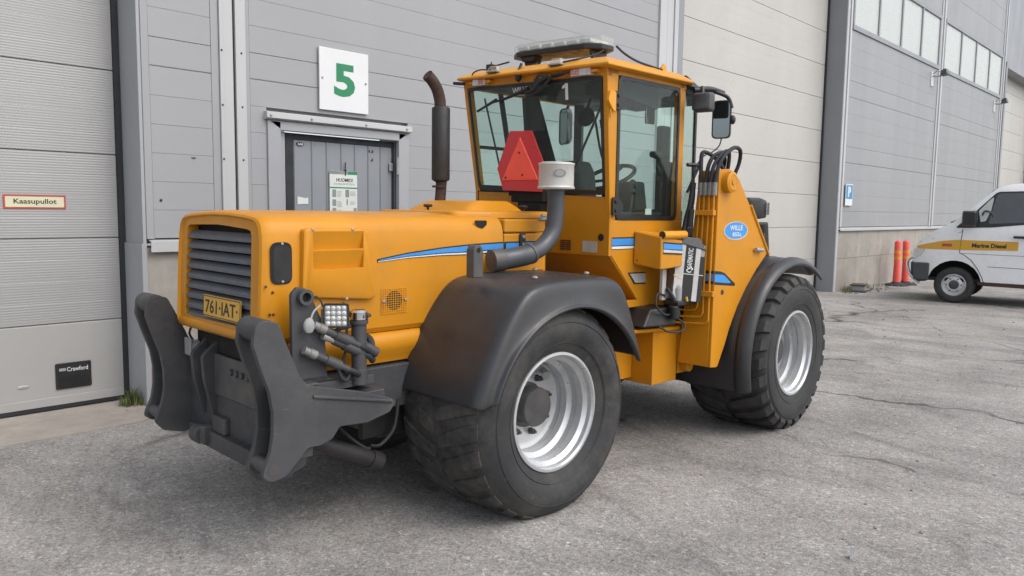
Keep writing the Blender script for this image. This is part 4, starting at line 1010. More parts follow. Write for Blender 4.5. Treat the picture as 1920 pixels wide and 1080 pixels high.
def intake_exhaust(T):
    y = -.63
    path = smooth_path([(-.03, y+.06, 1.315), (.10, y+.03, 1.330), (.21, y, 1.352), (.32, y, 1.395), (.398, y, 1.47), (.423, y, 1.56), (.426, y, 1.66), (.426, y, 1.735)], 6)
    b = MB(); b.tube(path, [.058 if p.x < .21 else .050 for p in path], 18); a = b.build('air_intake', 'pipe', T, angle=60)
    q = MB()
    P1, P2 = Vector((.205, y, 1.3505)), Vector((.222, y, 1.356)); q.tube([P1, P2], .061, 18); q.tube([Vector((-.035, y+.061, 1.317)), Vector((.04, y+.045, 1.323))], .064, 18); q.build('pipe_clamp', 'dgrey', a, angle=60)
    q = MB(); q.lathe([(.001, 1.722), (.06, 1.722), (.108, 1.727), (.111, 1.736), (.104, 1.744), (.103, 1.862), (.107, 1.868), (.105, 1.876), (.085, 1.882), (.001, 1.884)], (.426, y, 0), 'z', 32); c = q.build('intake_cap', 'cap', a, angle=40)
    q = MB(); dirn = Vector((-.60, -.80, 0)).normalized(); ctr = Vector((.426, y, 1.815))+dirn*.1035
    tx = Vector((-dirn.y, dirn.x, 0)); ring = [ctr+tx*.036*cos(2*pi*k/20)+Vector((0, 0, .024*sin(2*pi*k/20))) for k in range(20)]
    q.loft([[p-dirn*.010 for p in ring], [p+dirn*.001 for p in ring]]); q.build('badge', 'steel', c)
    q = MB(); q.loft([[ctr+(p-ctr)*.72+dirn*.0005 for p in ring], [ctr+(p-ctr)*.72+dirn*.0022 for p in ring]]); q.build('badge_face', 'grey', c)
    # support post on the fender
    b = MB(); pp = rounded([(-.335, 1.25), (-.335, 1.395), (-.318, 1.42), (-.285, 1.42), (-.268, 1.395), (-.268, 1.25)], [.0, .02, .02, .02, .02, 0], 3)
    b.prism(pp, 'y', -.76, -.70); p = b.build('support_post', 'dgrey', T, bevel=.006)
    q = MB(); q.lathe([(.014, -.7605), (.001, -.761)], (-.302, 0, 1.392), 'y', 12); q.build('post_hole', 'void', p)
    # exhaust stack
    b = MB(); y = .30
    b.tube([(.31, y, 1.55), (.31, y, 1.62), (.318, y, 1.70), (.325, y, 1.79)], .036, 16); e = b.build('exhaust', 'rust', T, angle=60)
    q = MB(); q.lathe([(.030, 1.775), (.056, 1.790), (.060, 1.80), (.060, 2.255), (.056, 2.262), (.030, 2.272)], (.318, y, 0), 'z', 24); q.build('muffler', 'muffler', e)
    q = MB(); pth = smooth_path([(.312, y, 2.262), (.308, y, 2.31), (.285, y, 2.375), (.245, y, 2.425), (.205, y, 2.455)], 5); q.tube(pth, .038, 16, caps=False); q.tube(pth[-2:], .030, 14); q.build('tail_pipe', 'rust', e, angle=60)
    q = MB(); q.box(.255, .30, y-.012, y+.012, 1.742, 1.754); q.tube([(.31, y, 1.742), (.31, y, 1.756)], .044, 16); q.build('clamp', 'rust', e)

def cabS(p): return Vector((p.x, p.y, p.z+.036*(p.y+.66)*max(0, min(1, (p.z-1.35)/.3))))
def xr(z): return .90-.08*(z-1.7)
def yl(z): return .60+.10*(z-1.7)
def cab(T):
    # ---------- painted shell (below the glass, posts, beams)
    b = MB(); b.xf = cabS
    # rear wall under the window
    b.hexa([(.90, -.66, 1.315), (.935, -.66, 1.315), (.935, .585, 1.315), (.90, .585, 1.315)], [(xr(1.69), -.66, 1.69), (.935, -.66, 1.69), (.935, .60, 1.69), (xr(1.69), .60, 1.69)])
    # right side under the door, cut back at the bottom
    b.prism([(.902, 1.60), (.925, 1.32), (1.26, .97), (1.72, .955), (1.72, 1.545), (.945, 1.545), (.945, 1.60)], 'y', -.662, -.63)
    # sloping underside between rear wall and side
    b.hexa([(.902, -.655, 1.33), (1.26, -.655, .972), (1.26, .58, .972), (.902, .58, 1.33)], [(.93, -.655, 1.34), (1.29, -.655, .982), (1.29, .58, .982), (.93, .58, 1.34)])
    b.prism([(.90, 1.69), (.90, 1.20), (1.2, .97), (2.0, .955), (2.0, 1.69)], 'y', .585, .60)
    # posts
    def post(x0, x1, y0, y1, z0, z1, lean=True, lx=0):
        f = (lambda z: xr(z)-.90) if lean else (lambda z: 0)
        b.hexa([(x0+f(z0), y0, z0), (x1+f(z0), y0, z0), (x1+f(z0), y1, z0), (x0+f(z0), y1, z0)], [(x0+f(z1)+lx, y0, z1), (x1+f(z1)+lx, y0, z1), (x1+f(z1)+lx, y1, z1), (x0+f(z1)+lx, y1, z1)])
    b.hexa([(.902, -.662, 1.545), (.955, -.662, 1.545), (.955, -.622, 1.545), (.902, -.622, 1.545)], [(xr(2.48), -.662, 2.48), (.955, -.662, 2.48), (.955, -.622, 2.48), (xr(2.48), -.622, 2.48)])
    b.hexa([(.90, .555, 1.69), (.955, .555, 1.69), (.955, .60, 1.69), (.90, .60, 1.69)], [(xr(2.48), yl(2.48)-.045, 2.48), (xr(2.48)+.06, yl(2.48)-.045, 2.48), (xr(2.48)+.06, yl(2.48), 2.48), (xr(2.48), yl(2.48), 2.48)])
    post(1.64, 1.705, -.662, -.615, 1.545, 2.48, False)
    # beams above the glass
    b.hexa([(xr(2.42), -.662, 2.425), (xr(2.42)+.05, -.662, 2.425), (xr(2.42)+.05, yl(2.42), 2.425), (xr(2.42), yl(2.42), 2.425)], [(xr(2.48)-.004, -.662, 2.485), (xr(2.48)+.05, -.662, 2.485), (xr(2.48)+.05, yl(2.48), 2.485), (xr(2.48)-.004, yl(2.48), 2.485)])
    b.box(.88, 1.72, -.662, -.615, 2.445, 2.485); b.box(.88, 2.05, yl(2.45)-.05, yl(2.45), 2.43, 2.485)
    c = b.build('cab', 'yellow', T, bevel=.006)
    # side post of cab underside: inner darker structure
    q = MB(); q.box(1.33, 2.0, -.60, .57, .975, 1.45); q.build('cab_floor', 'cabin', c)
    # ---------- roof
    q = MB(); q.xf = cabS
    ev = [(.765, -.725), (1.70, -.725), (2.02, -.52), (2.02, .54), (1.75, .665), (.765, .665)]
    def off(k): 
        r_ = []
        for x, y in ev: r_.append((x+(k if x < 1.2 else -k*(1 if x > 1.9 else .3)), y+(k if y < 0 else -k)))
        return r_
    q.loft([[(x, y, 2.478) for x, y in off(.012)], [(x, y, 2.484) for x, y in ev], [(x, y, 2.497) for x, y in ev], [(x, y, 2.548) for x, y in off(.095)], [(x, y, 2.556) for x, y in off(.14)]])
    rf = q.build('roof', 'yellow2', c, bevel=.004)
    q = MB(); q.xf = cabS; q.prism([(1.02, 2.55), (1.02, 2.575), (1.05, 2.60), (1.08, 2.575), (1.08, 2.55)], 'y', -.60, -.588); q.v = [(p[0]+.48, p[1], p[2]) for p in q.v]; q.build('lifting_eye', 'yellow2', c)
    q = MB(); q.xf = cabS; q.box(.89, 1.95, -.61, .60, 2.438, 2.472); q.build('headliner', 'cabin', c)
    # front visor
    q = MB(); q.xf = cabS; q.hexa([(1.72, -.66, 2.50), (2.22, -.60, 2.395), (2.22, .60, 2.395), (1.72, .66, 2.50)], [(1.72, -.66, 2.545), (2.20, -.60, 2.415), (2.20, .60, 2.415), (1.72, .66, 2.545)]); q.build('visor', 'black', c, bevel=.006)
    # ---------- rear window
    def RW(p): return cabS(Vector((p.x+xr(p.z)-.90, p.y, p.z)))
    lft = lambda z: yl(z)-.045
    gl = rounded([(-.630, 1.700), (-.622, 2.432), (lft(2.432), 2.432), (lft(1.70)+.0, 1.700)], [.045, .02, .02, .06], 5)
    gi = rounded([(-.610, 1.728), (-.604, 2.408), (lft(2.40)-.018, 2.408), (lft(1.72)-.020, 1.728)], [.04, .02, .02, .05], 5)
    q = MB(); q.xf = RW; q.loft([[(.899, y, z) for y, z in gl], [(.890, y, z) for y, z in gl], [(.888, y, z) for y, z in gi], [(.899, y, z) for y, z in gi]], caps=False); w = q.build('rear_window', 'black', c)
    q = MB(); q.xf = RW; q.prism([(y, z) for y, z in gi], 'x', .893, .897); q.build('window_glass', 'glass', c)
    fr = ((0, -1, 0), (0, 0, 1), (-1, 0, 0))
    q = MB(); q.xf = RW; q.prism([(-.315+u, 2.352+v) for u, v in ((-.030, -.052), (-.006, -.052), (-.006, .026), (.020, .018), (.020, .034), (-.012, .052), (-.030, .052))][::-1], 'x', .8905, .8918); q.build('numeral', 'board', w)
    text('lettering', 'WILLE', 'board', w, (.8918, .085, 2.385), .045, .150, frame=fr, bold=.01, xf=RW, spin=.06)
    q = MB(); q.xf = RW; q.box(.8910, .8925, .02, .13, 2.350, 2.355); q.build('underline', 'board', w)
    # wiper
    q = MB(); q.xf = RW
    q.tube([(.86, -.02, 2.385), (.865, .20, 2.335), (.872, .34, 2.315), (.875, .50, 2.265)], [.016, .010, .007, .006], 8); q.tube([(.87, .30, 2.335), (.884, .52, 2.262)], .008, 6); q.box(.852, .885, -.20, -.08, 2.400, 2.445); wi = q.build('wiper', 'black', c)
    q = MB(); q.xf = RW
    q.tube(smooth_path([(.855, .00, 2.355), (.84, -.09, 2.375), (.83, -.16, 2.42), (.85, -.21, 2.45)], 6), .012, 8); q.tube(smooth_path([(.855, -.02, 2.345), (.845, -.11, 2.355), (.84, -.19, 2.40), (.85, -.24, 2.44)], 6), .009, 8)
    q.tube(smooth_path([(.86, -.10, 2.45), (.83, -.16, 2.458), (.85, -.23, 2.44), (.86, -.34, 2.455)], 6), .007, 6); q.build('wiper_hose', 'rubber', wi)
    # gas strut visible behind the glass
    q = MB(); q.xf = cabS; q.tube([(.93, -.60, 2.36), (.94, -.30, 1.82)], .008, 8); q.tube([(.91, .52, 2.36), (.93, .33, 1.74)], .007, 8); q.build('gas_strut', 'black', c)
    # ---------- door
    do = rrect(.948, 1.637, 1.548, 2.448, .055, 5); di = rrect(.972, 1.613, 1.572, 2.424, .040, 5)
    q = MB(); q.xf = cabS; q.loft([[(x, -.660, z) for x, z in do], [(x, -.668, z) for x, z in do], [(x, -.670, z) for x, z in di], [(x, -.660, z) for x, z in di]], caps=False); d = q.build('door', 'black', c)
    q = MB(); q.xf = cabS; q.prism(di, 'y', -.6665, -.663); q.build('door_glass', 'glass', c)
    for zz in (2.29, 1.635):
        q = MB(); q.xf = cabS; q.prism(rounded([(.905, zz-.055), (.905, zz+.055), (.955, zz+.055), (1.01, zz+.012), (1.01, zz-.03), (.96, zz-.055)], .008, 2), 'y', -.671, -.680); q.lathe([(.013, -.68), (.011, -.688), (.001, -.689)], (.935, 0, zz+.028), 'y', 10); q.lathe([(.013, -.68), (.011, -.688), (.001, -.689)], (.935, 0, zz-.028), 'y', 10); q.build('door_hinge', 'black', c)
    q = MB(); q.xf = cabS; q.prism(rounded([(.83, 2.28), (.845, 2.335), (.875, 2.345), (.905, 2.335), (.905, 2.215), (.88, 2.225)], .01, 3), 'y', -.664, -.684); q.tube([(.862, -.675, 2.23), (.870, -.675, 2.18)], .006, 6); q.build('door_catch', 'yellow2', c)
    text('lettering', 'WILLE', 'ink', d, (1.085, -.6630, 2.268), .034, .120, '+y', xf=cabS)
    q = MB(); q.xf = cabS; q.box(1.03, 1.145, -.6630, -.6622, 2.240, 2.245); q.build('underline', 'ink', d)
    q = MB(); q.xf = cabS; q.box(1.275, 1.345, -.6620, -.6612, 1.582, 1.622); q.build('sticker', 'paper', d)
    # ---------- front glass
    q = MB(); q.xf = cabS
    q.hexa([(1.708, -.655, 1.50), (2.00, -.56, 1.45), (2.004, -.555, 1.45), (1.712, -.650, 1.50)], [(1.708, -.655, 2.44), (1.99, -.56, 2.42), (1.994, -.555, 2.42), (1.712, -.650, 2.44)])
    q.hexa([(2.01, -.55, 1.3), (2.01, .50, 1.3), (2.016, .50, 1.3), (2.016, -.55, 1.3)], [(1.995, -.55, 2.42), (1.995, .56, 2.42), (2.001, .56, 2.42), (2.001, -.55, 2.42)])
    q.build('windscreen', 'glass', c)
    q = MB(); q.xf = cabS; q.box(1.995, 2.02, -.566, -.545, 1.3, 2.43); q.box(1.995, 2.03, .52, .60, 1.3, 2.43); q.box(1.71, 2.0, -.63, -.56, 1.43, 1.49); q.build('front_post', 'black', c, bevel=.004)
    # ---------- left side seen from inside
    q = MB(); q.xf = cabS
    q.hexa([(1.46, .56, 1.69), (1.86, .56, 1.69), (1.86, .61, 1.69), (1.46, .61, 1.69)], [(1.44, .625, 2.45), (1.60, .625, 2.45), (1.60, .67, 2.45), (1.44, .67, 2.45)])
    q.box(.90, 2.0, .555, .583, 1.55, 1.74); q.box(.95, 1.50, .60, .625, 2.005, 2.030); q.hexa([(1.22, .585, 2.03), (1.255, .585, 2.03), (1.255, .62, 2.03), (1.22, .62, 2.03)], [(1.17, .63, 2.45), (1.205, .63, 2.45), (1.205, .665, 2.45), (1.17, .665, 2.45)])
    q.build('left_pillar', 'cabin', c, bevel=.01)
    q = MB(); q.xf = cabS; q.hexa([(.95, .596, 1.72), (2.0, .596, 1.72), (2.0, .60, 1.72), (.95, .60, 1.72)], [(.90, .665, 2.44), (2.0, .665, 2.44), (2.0, .669, 2.44), (.90, .669, 2.44)]); q.build('side_glass', 'glass', c)
    # ---------- interior
    q = MB(); q.loft([[(1.14+dx, y*k-.06, z) for dx, y in rrect(-.10*1, .10, -.24, .24, .06, 3)] for k, z in ((.8, 1.42), (1, 1.5), (1, 1.70), (.92, 1.86), (.72, 1.94))], True); q.loft([[(1.34+dx, y+.02, z) for dx, y in rrect(-.26, .24, -.25, .25, .06, 3)] for z in (1.36, 1.50)]); q.build('seat', 'seat', c, bevel=.02, angle=60)
    q = MB(); q.box(1.55, 1.98, -.50, .50, 1.30, 1.62); q.hexa([(1.78, -.20, 1.5), (1.98, -.20, 1.5), (1.98, .20, 1.5), (1.78, .20, 1.5)], [(1.86, -.15, 1.83), (1.98, -.15, 1.83), (1.98, .15, 1.83), (1.86, .15, 1.83)]); q.box(1.0, 1.6, -.58, -.36, 1.3, 1.60); q.build('console', 'cabin', c, bevel=.02)
    q = MB(); cx_, cz_ = 1.72, 1.86; tl = radians(28)
    q.tube([(cx_+.20*cos(2*pi*k/28)*cos(tl), .0+.20*sin(2*pi*k/28), cz_-.20*cos(2*pi*k/28)*sin(tl)*-1) for k in range(29)], .016, 8, caps=False)
    for a in (0, 2.1, 4.2): q.tube([(cx_, 0, cz_-.02), (cx_+.19*cos(a)*cos(tl), .19*sin(a), cz_+.19*cos(a)*sin(tl))], .012, 6)
    q.tube([(cx_, 0, cz_), (1.80, 0, 1.55)], .035, 10); q.build('steering_wheel', 'black', c, angle=60)
    q = MB(); q.tube([(1.55, -.33, 1.60), (1.56, -.34, 1.74)], .014, 8); q.ball((1.562, -.34, 1.78), .038, 10, (.9, .8, 1.4)); q.tube([(1.42, -.43, 1.60), (1.44, -.43, 1.72)], .012, 8); q.ball((1.44, -.43, 1.74), .026, 8); q.build('lever', 'black', c, angle=60)
    q = MB(); q.box(1.60, 1.70, -.56, -.50, 1.50, 2.20); q.hexa([(1.52, -.56, 1.98), (1.70, -.56, 1.95), (1.70, -.50, 1.95), (1.52, -.50, 1.98)], [(1.52, -.56, 2.02), (1.70, -.56, 2.02), (1.70, -.50, 2.02), (1.52, -.50, 2.02)]); q.box(1.62, 1.69, -.60, -.50, 1.5, 1.95); q.build('grab_column', 'cabin', c, bevel=.015)
    q = MB(); q.hexa([(1.0, -.55, 2.36), (1.55, -.55, 2.30), (1.55, -.35, 2.30), (1.0, -.35, 2.36)], [(1.0, -.55, 2.437), (1.55, -.55, 2.437), (1.55, -.35, 2.437), (1.0, -.35, 2.437)]); q.build('overhead_box', 'cabin', c, bevel=.01)
    q = MB(); q.ball((1.55, .10, 2.30), .075, 12, (.35, 1.2, .95)); q.tube([(1.56, .10, 2.34), (1.60, .10, 2.44)], .010, 6); q.build('fan', 'cabin', c, angle=60)
    q = MB(); q.prism(rrect(1.44, 1.54, 2.20, 2.33, .012), 'y', -.53, -.515); q.build('inside_mirror', 'mirror', c, bevel=.003)
    q = MB()
    for dy in (0, .05): q.tube(smooth_path([(1.75, .12+dy, 2.30), (1.78, .08+dy, 2.05), (1.82, .02+dy, 1.85), (1.80, -.02+dy, 1.72)], 6), .010, 6)
    q.build('inside_cable', 'black', c)
    # ---------- decals, plate and plug
    for m, z0, z1, o_ in (('decalblack', 1.358, 1.436, .0), ('blue', 1.384, 1.428, .0006), ('board', 1.362, 1.378, .0006)):
        q = MB(); q.box(.925, 1.17, -.6635-o_, -.6625, z0, z1); q.build({'decalblack': 'stripe_black', 'blue': 'stripe_blue', 'board': 'stripe_white'}[m], m, c)
    q = MB(); q.prism(rrect(-.565, -.445, 1.335, 1.408, .006), 'x', .8965, .8995); q.build('type_plate', 'cap', c)
    q = MB(); q.lathe([(.024, 0), (.020, -.004), (.001, -.005)], (.8985, -.595, 1.435), 'x', 16); q.build('plug', 'void', c)
    q = MB(); q.ball((.8965, -.505, 1.40), .004, 6); q.build('screw', 'zinc', c)
    # ---------- roof lamps along the rear edge
    for y0, y1 in ((.40, .525), (-.56, -.40)):
        q = MB(); q.xf = cabS; q.box(.79, .845, y0, y1, 2.435, 2.487); L = q.build('tail_lamp', 'lens', c, bevel=.005)
        q = MB(); q.xf = cabS
        ym = lerp(y0, y1, .52); a_, b_ = (y0, ym) if y0 > 0 else (ym, y1)
        for k in range(4):
            for j in range(3): q.ball((.788, lerp(a_, b_, (k+.5)/4), 2.447+.014*j), .0062, 6, (.5, 1, 1))
        q.build('led', 'redref', L)
        q = MB(); q.xf = cabS; q.box(.80, .86, y0-.05, y1+.05, 2.452, 2.470); q.build('lamp_bracket', 'yellow2', L)
    for y_ in (.30, -.285):
        q = MB(); q.xf = cabS; q.loft([[(.80+x, y_+y, z) for x, y in rrect(-.03, .03, -.05, .05, .02, 3)] for z in (2.522, 2.535)]+[[(.80+x*.7, y_+y*.8, 2.556) for x, y in rrect(-.03, .03, -.05, .05, .02, 3)]]); q.build('number_lamp', 'clear', c, angle=50)
        q = MB(); q.xf = cabS; q.prism(rrect(-.038, .038, -.06, .06, .02, 3), 'z', 2.514, 2.522); q.v = [(p[0]+.80, p[1]+y_, p[2]) for p in q.v]; q.build('lamp_base', 'grey', c)
    q = MB(); q.xf = cabS
    q.tube(smooth_path([(.80, .34, 2.535), (.78, .43, 2.54), (.79, .52, 2.52), (.80, .53, 2.46)], 6), .005, 6)
    q.tube(smooth_path([(.80, -.33, 2.53), (.82, -.38, 2.54), (.88, -.42, 2.56), (1.0, -.44, 2.60), (1.05, -.46, 2.63)], 6), .006, 6)
    q.tube(smooth_path([(1.10, -.52, 2.66), (1.15, -.56, 2.61), (1.25, -.60, 2.57), (1.45, -.64, 2.545)], 6), .008, 6)
    q.tube(smooth_path([(1.02, .10, 2.60), (.95, .05, 2.57), (.86, .06, 2.53), (.80, .07, 2.47)], 6), .006, 6)
    q.tube([(.78, .60, 2.455), (.77, .70, 2.465)], .012, 8); q.tube([(.78, -.40, 2.46), (.78, -.25, 2.452)], .008, 6)
    q.build('cable', 'rubber', c)
    q = MB(); q.xf = cabS; q.ball((.80, .07, 2.47), .030, 10, (.8, .8, 1.2)); q.tube([(.80, .07, 2.50), (.83, .07, 2.56)], .010, 6); q.build('rear_camera', 'black', c, angle=60)
    q = MB(); q.xf = cabS; q.tube([(1.0, .36, 2.62), (.93, .47, 2.585)], .007, 6); q.box(.90, .95, .445, .50, 2.565, 2.60); q.tube([(.925, .47, 2.60), (.925, .47, 2.62)], .006, 6); q.build('antenna', 'black', c, bevel=.004)

def light_bar(T):
    def xf(p): return Vector((p.x, p.y*.92-.005, p.z+.036*(p.y+.66)-.004))
    out = rounded([(1.02, -.34), (1.09, -.45), (1.21, -.45), (1.27, -.34), (1.27, .34), (1.21, .45), (1.09, .45), (1.02, .34)], .02, 2)
    b = MB(); b.xf = xf; b.prism(out, 'z', 2.655, 2.690); L = b.build('light_bar', 'black', T, bevel=.008)
    def sc(k, z): return [(1.145+(x-1.145)*k, y*(1-(1-k)*.4), z) for x, y in out]
    q = MB(); q.xf = xf; q.loft([sc(.985, 2.6905), sc(.985, 2.728), sc(.95, 2.742), sc(.80, 2.746)]); q.build('cover', 'clear', L, angle=40)
    q = MB(); q.xf = xf; q.prism([(1.145+(x-1.145)*.6, y*.9) for x, y in out], 'z', 2.6912, 2.700)
    q.build('circuit_tray', 'hub', L)
    for k in range(6):
        q = MB(); q.xf = xf; y0 = -.37+.125*k; q.box(1.050, 1.24, y0, y0+.105, 2.7005, 2.728); q.build('reflector', 'lens', L, bevel=.006)
    for y_ in (.30, -.36):
        q = MB(); q.xf = xf; q.prism([(1.06, 2.653), (1.23, 2.653), (1.20, 2.58), (1.16, 2.56), (1.12, 2.56), (1.08, 2.60)], 'y', y_-.012, y_+.012); q.box(1.10, 1.19, y_-.035, y_+.035, 2.552, 2.57); q.build('foot', 'black', L, bevel=.003)
    q = MB(); q.xf = xf; q.hexa([(1.04, .19, 2.62), (1.10, .19, 2.62), (1.10, .30, 2.62), (1.04, .30, 2.62)], [(1.04, .16, 2.654), (1.12, .16, 2.654), (1.12, .33, 2.654), (1.04, .33, 2.654)]); q.build('control_box', 'black', L, bevel=.004)

def warning_triangle(T):
    x = .78
    o = [(.112, 2.135), (-.092, 2.125), (-.225, 1.87), (-.19, 1.722), (.172, 1.735), (.232, 1.885)]
    b = MB(); b.loft([[(x, y, z) for y, z in o], [(x-.012, y, z) for y, z in o]]); t = b.build('warning_triangle', 'redref', T, bevel=.002)
    i = [(.012, 2.09), (-.165, 1.80), (.185, 1.80)]
    q = MB(); q.loft([[(x-.0121, y, z) for y, z in i], [(x-.018, y*.96+.0005, 1.893+(z-1.893)*.96) for y, z in i]]); q.build('centre', 'red', t)
    q = MB()
    for y, z in ((.012, 1.985), (.14, 1.822), (-.02, 1.836)): q.lathe([(.008, -.0), (.007, -.004), (.001, -.005)], (x-.018, y, z), 'x', 8)
    q.build('screw', 'rust', t)
    q = MB(); q.box(.795, .90, -.18, .12, 1.655, 1.735); q.box(.80, .86, -.16, .06, 1.58, 1.655); q.box(.82, .90, .10, .17, 1.70, 1.76); q.build('holder', 'void', T, bevel=.006)

def tower(T, side):
    r_ = 1.0; i_ = .80
    out = rounded([(1.60, .56), (1.69, .55), (1.78, .70), (1.83, .80), (1.93, .95), (2.05, 1.085), (2.18, 1.20), (2.33, 1.31), (2.04, 1.66), (1.885, 1.83), (1.82, 1.875), (1.74, 1.895), (1.62, 1.885)], [.01, .03, .08, .08, .1, .1, .1, .02, .1, .06, .05, .04, .01], 3)
    b = MB()
    b.prism(out, 'y', side*r_, side*(r_-.022))
    # rear web widens towards the foot
    b.hexa([(1.60, side*.74, .56), (1.60, side*.978, .56), (1.70, side*.978, .56), (1.70, side*.74, .56)], [(1.60, side*.862, 1.88), (1.60, side*.978, 1.88), (1.68, side*.978, 1.88), (1.68, side*.862, 1.88)])
    b.prism([(1.68, .62), (1.80, .95), (2.05, 1.30), (2.00, 1.62), (1.85, 1.80), (1.68, 1.86)], 'y', side*.82, side*.80)
    b.box(1.66, 1.95, min(side*.82, side*.978), max(side*.82, side*.978), 1.0, 1.5)
    t = b.build('lift_tower', 'yellow', T, bevel=.007)
    q = MB(); q.lathe([(.070, 0), (.070, -.045*-side*-1 if False else side*.045), (.050, side*.052), (.048, side*.050), (.020, side*.050), (.018, side*.056), (.001, side*.056)], (1.715, side*1.0, 1.805), 'y', 28); q.build('pivot_pin', 'yellow', t)
    # edge rib
    q = MB(); q.tube([(2.055, side*1.0, 1.655), (2.345, side*1.0, 1.305)], .012, 8); q.build('edge_rib', 'yellow', t)
    if side > 0: return t
    # blue oval badge
    ov = [(1.865+.150*cos(2*pi*k/36), 1.482+.056*sin(2*pi*k/36)) for k in range(36)]; ow = [(1.865+.163*cos(2*pi*k/36), 1.479+.064*sin(2*pi*k/36)) for k in range(36)]
    q = MB(); q.prism(ow, 'y', -1.0005, -1.002); bd = q.build('badge', 'cap', t)
    q = MB(); q.prism(ov, 'y', -1.0022, -1.003); q.build('badge_face', 'blue', bd)
    text('lettering', 'WILLE', 'board', bd, (1.865, -1.0032, 1.500), .034, .17, '-y', .015); text('lettering', '855c', 'board', bd, (1.875, -1.0032, 1.455), .028, .12, '-y', .015)
    # arrow decal
    for m, pts, o_ in (('decalblack', [(1.61, 1.215), (1.68, 1.208), (1.735, 1.195), (1.885, 1.112), (1.875, 1.098), (1.61, 1.122)], .0006), ('blue', [(1.61, 1.192), (1.70, 1.186), (1.735, 1.178), (1.825, 1.125), (1.80, 1.122), (1.61, 1.140)], .0014)):
        q = MB(); q.prism(pts, 'y', -1.0003, -1.0003-o_); q.build('arrow_'+('black' if m == 'decalblack' else 'blue'), m, t)
    q = MB(); q.box(1.5968, 1.5995, -.998, -.85, 1.128, 1.215); q.build('arrow_black', 'decalblack', t); q = MB(); q.box(1.5960, 1.5966, -.998, -.85, 1.145, 1.195); q.build('arrow_blue', 'blue', t)
    q = MB(); q.lathe([(.018, 0), (.017, -.003), (.001, -.0032)], (1.715, -1.0, 1.065), 'y', 14); q.build('hole', 'rust', t)
    q = MB(); q.tube([(2.12, -1.02, 1.345), (2.225, -1.02, 1.337)], .014, 8); q.build('grease_nipple', 'grey', t)
    # hydraulic pipes up the rear web
    tops = [(-.878, 0), (-.913, 0), (-.950, 0), (-.985, 0)]
    yb = [-.855, -.898, -.940, -.982]
    for k in range(4):
        yt, y2 = tops[k]
        zt = .985-.042*k
        pth = [(1.585, yt+.0, 1.725), (1.583, yt, 1.60), (1.580, lerp(yt, yb[k], .5), 1.35), (1.578, yb[k], 1.12), (1.576, yb[k], zt+.05)]
        corner = [(1.574, yb[k]+.004, zt+.02), (1.57, yb[k]+.03, zt), (1.55, yb[k]+.12, zt-.004), (1.50, -.70, zt-.008)]
        q = MB(); q.tube(smooth_path(pth+corner, 4), .0068, 8); q.build('hydraulic_pipe', 'yellow', t, angle=60)
    for z_, y0, y1 in ((1.60, -1.0, -.86), (1.06, -1.02, -.92)):
        q = MB(); q.box(1.560, 1.598, y0, y1, z_-.018, z_+.018); q.build('pipe_clamp', 'yellow', t, bevel=.004)
    for k, y_ in enumerate((-.885, -.920, -.955, -.985)):
        q = MB(); q.cyl((1.588, y_, 1.715), (1.588, y_, 1.80), .020, n=10); q.build('hose_fitting', 'steel', t)
    H_ = [[(1.588, -.885, 1.78), (1.585, -.880, 1.93), (1.60, -.882, 2.0), (1.66, -.91, 1.985), (1.71, -.95, 1.93), (1.74, -.97, 1.86)],
          [(1.588, -.920, 1.78), (1.60, -.925, 1.90), (1.64, -.94, 1.975), (1.72, -.955, 2.0), (1.80, -.93, 1.95), (1.84, -.88, 1.82)],
          [(1.588, -.955, 1.78), (1.60, -.965, 1.90), (1.66, -.985, 1.985), (1.75, -.985, 2.01), (1.80, -.96, 1.93), (1.83, -.92, 1.82)],
          [(1.588, -.985, 1.78), (1.61, -.995, 1.90), (1.66, -1.01, 1.98), (1.76, -1.02, 2.035), (1.86, -1.01, 2.02), (1.90, -.98, 1.93), (1.88, -.94, 1.82)]]
    for p in H_:
        q = MB(); q.tube(smooth_path(p, 6), .0135, 10); q.build('hydraulic_hose', 'rubber', t, angle=60)
    q = MB(); q.tube(smooth_path([(1.58, -.83, 1.80), (1.57, -.82, 1.66), (1.56, -.80, 1.56), (1.54, -.79, 1.44)], 6), .019, 10); q.tube([(1.56, -.835, 1.62), (1.555, -.83, 1.50)], .020, 10); q.build('hose_bundle', 'black', t, angle=60)
    return t

def side_tank(T):
    b = MB(); b.box(1.33, 1.62, -.72, -.22, .43, .80); k = b.build('side_tank', 'yellow', T, bevel=.006)
    q = MB(); q.prism([(.86, .848), (1.38, .823), (1.76, .806), (1.76, .782), (1.38, .797), (.86, .826)], 'y', -.745, -.20); q.build('step_plate', 'yellow', k, bevel=.006)
    q = MB(); q.box(1.62, 1.90, -.74, -.30, .56, .80); q.build('frame_web', 'yellow', k, bevel=.006)
    q = MB(); q.cyl((1.70, -.78, .53), (1.70, -.70, .53), .045, n=20); q.box(1.64, 1.78, -.72, -.60, .47, .60); q.build('pivot_lug', 'yellow', k, bevel=.006)
    q = MB(); q.box(.84, 1.325, -.66, -.62, .97, 1.02); q.box(.60, 1.33, -.55, -.3, .46, .86)
    q.build('frame_rail', 'yellow', k, bevel=.006)
    q = MB()
    for z in (.62, .66, .58): q.ball((1.06, -.555, z), .014, 8)
    q.build('bolt', 'yellow2', k)
    q = MB(); q.prism(rounded([(.95, 1.02), (1.02, 1.02), (1.06, .90), (1.08, .85), (1.0, .85), (.98, .93)], .01, 2), 'y', -.62, -.60); q.build('bracket', 'yellow', k)

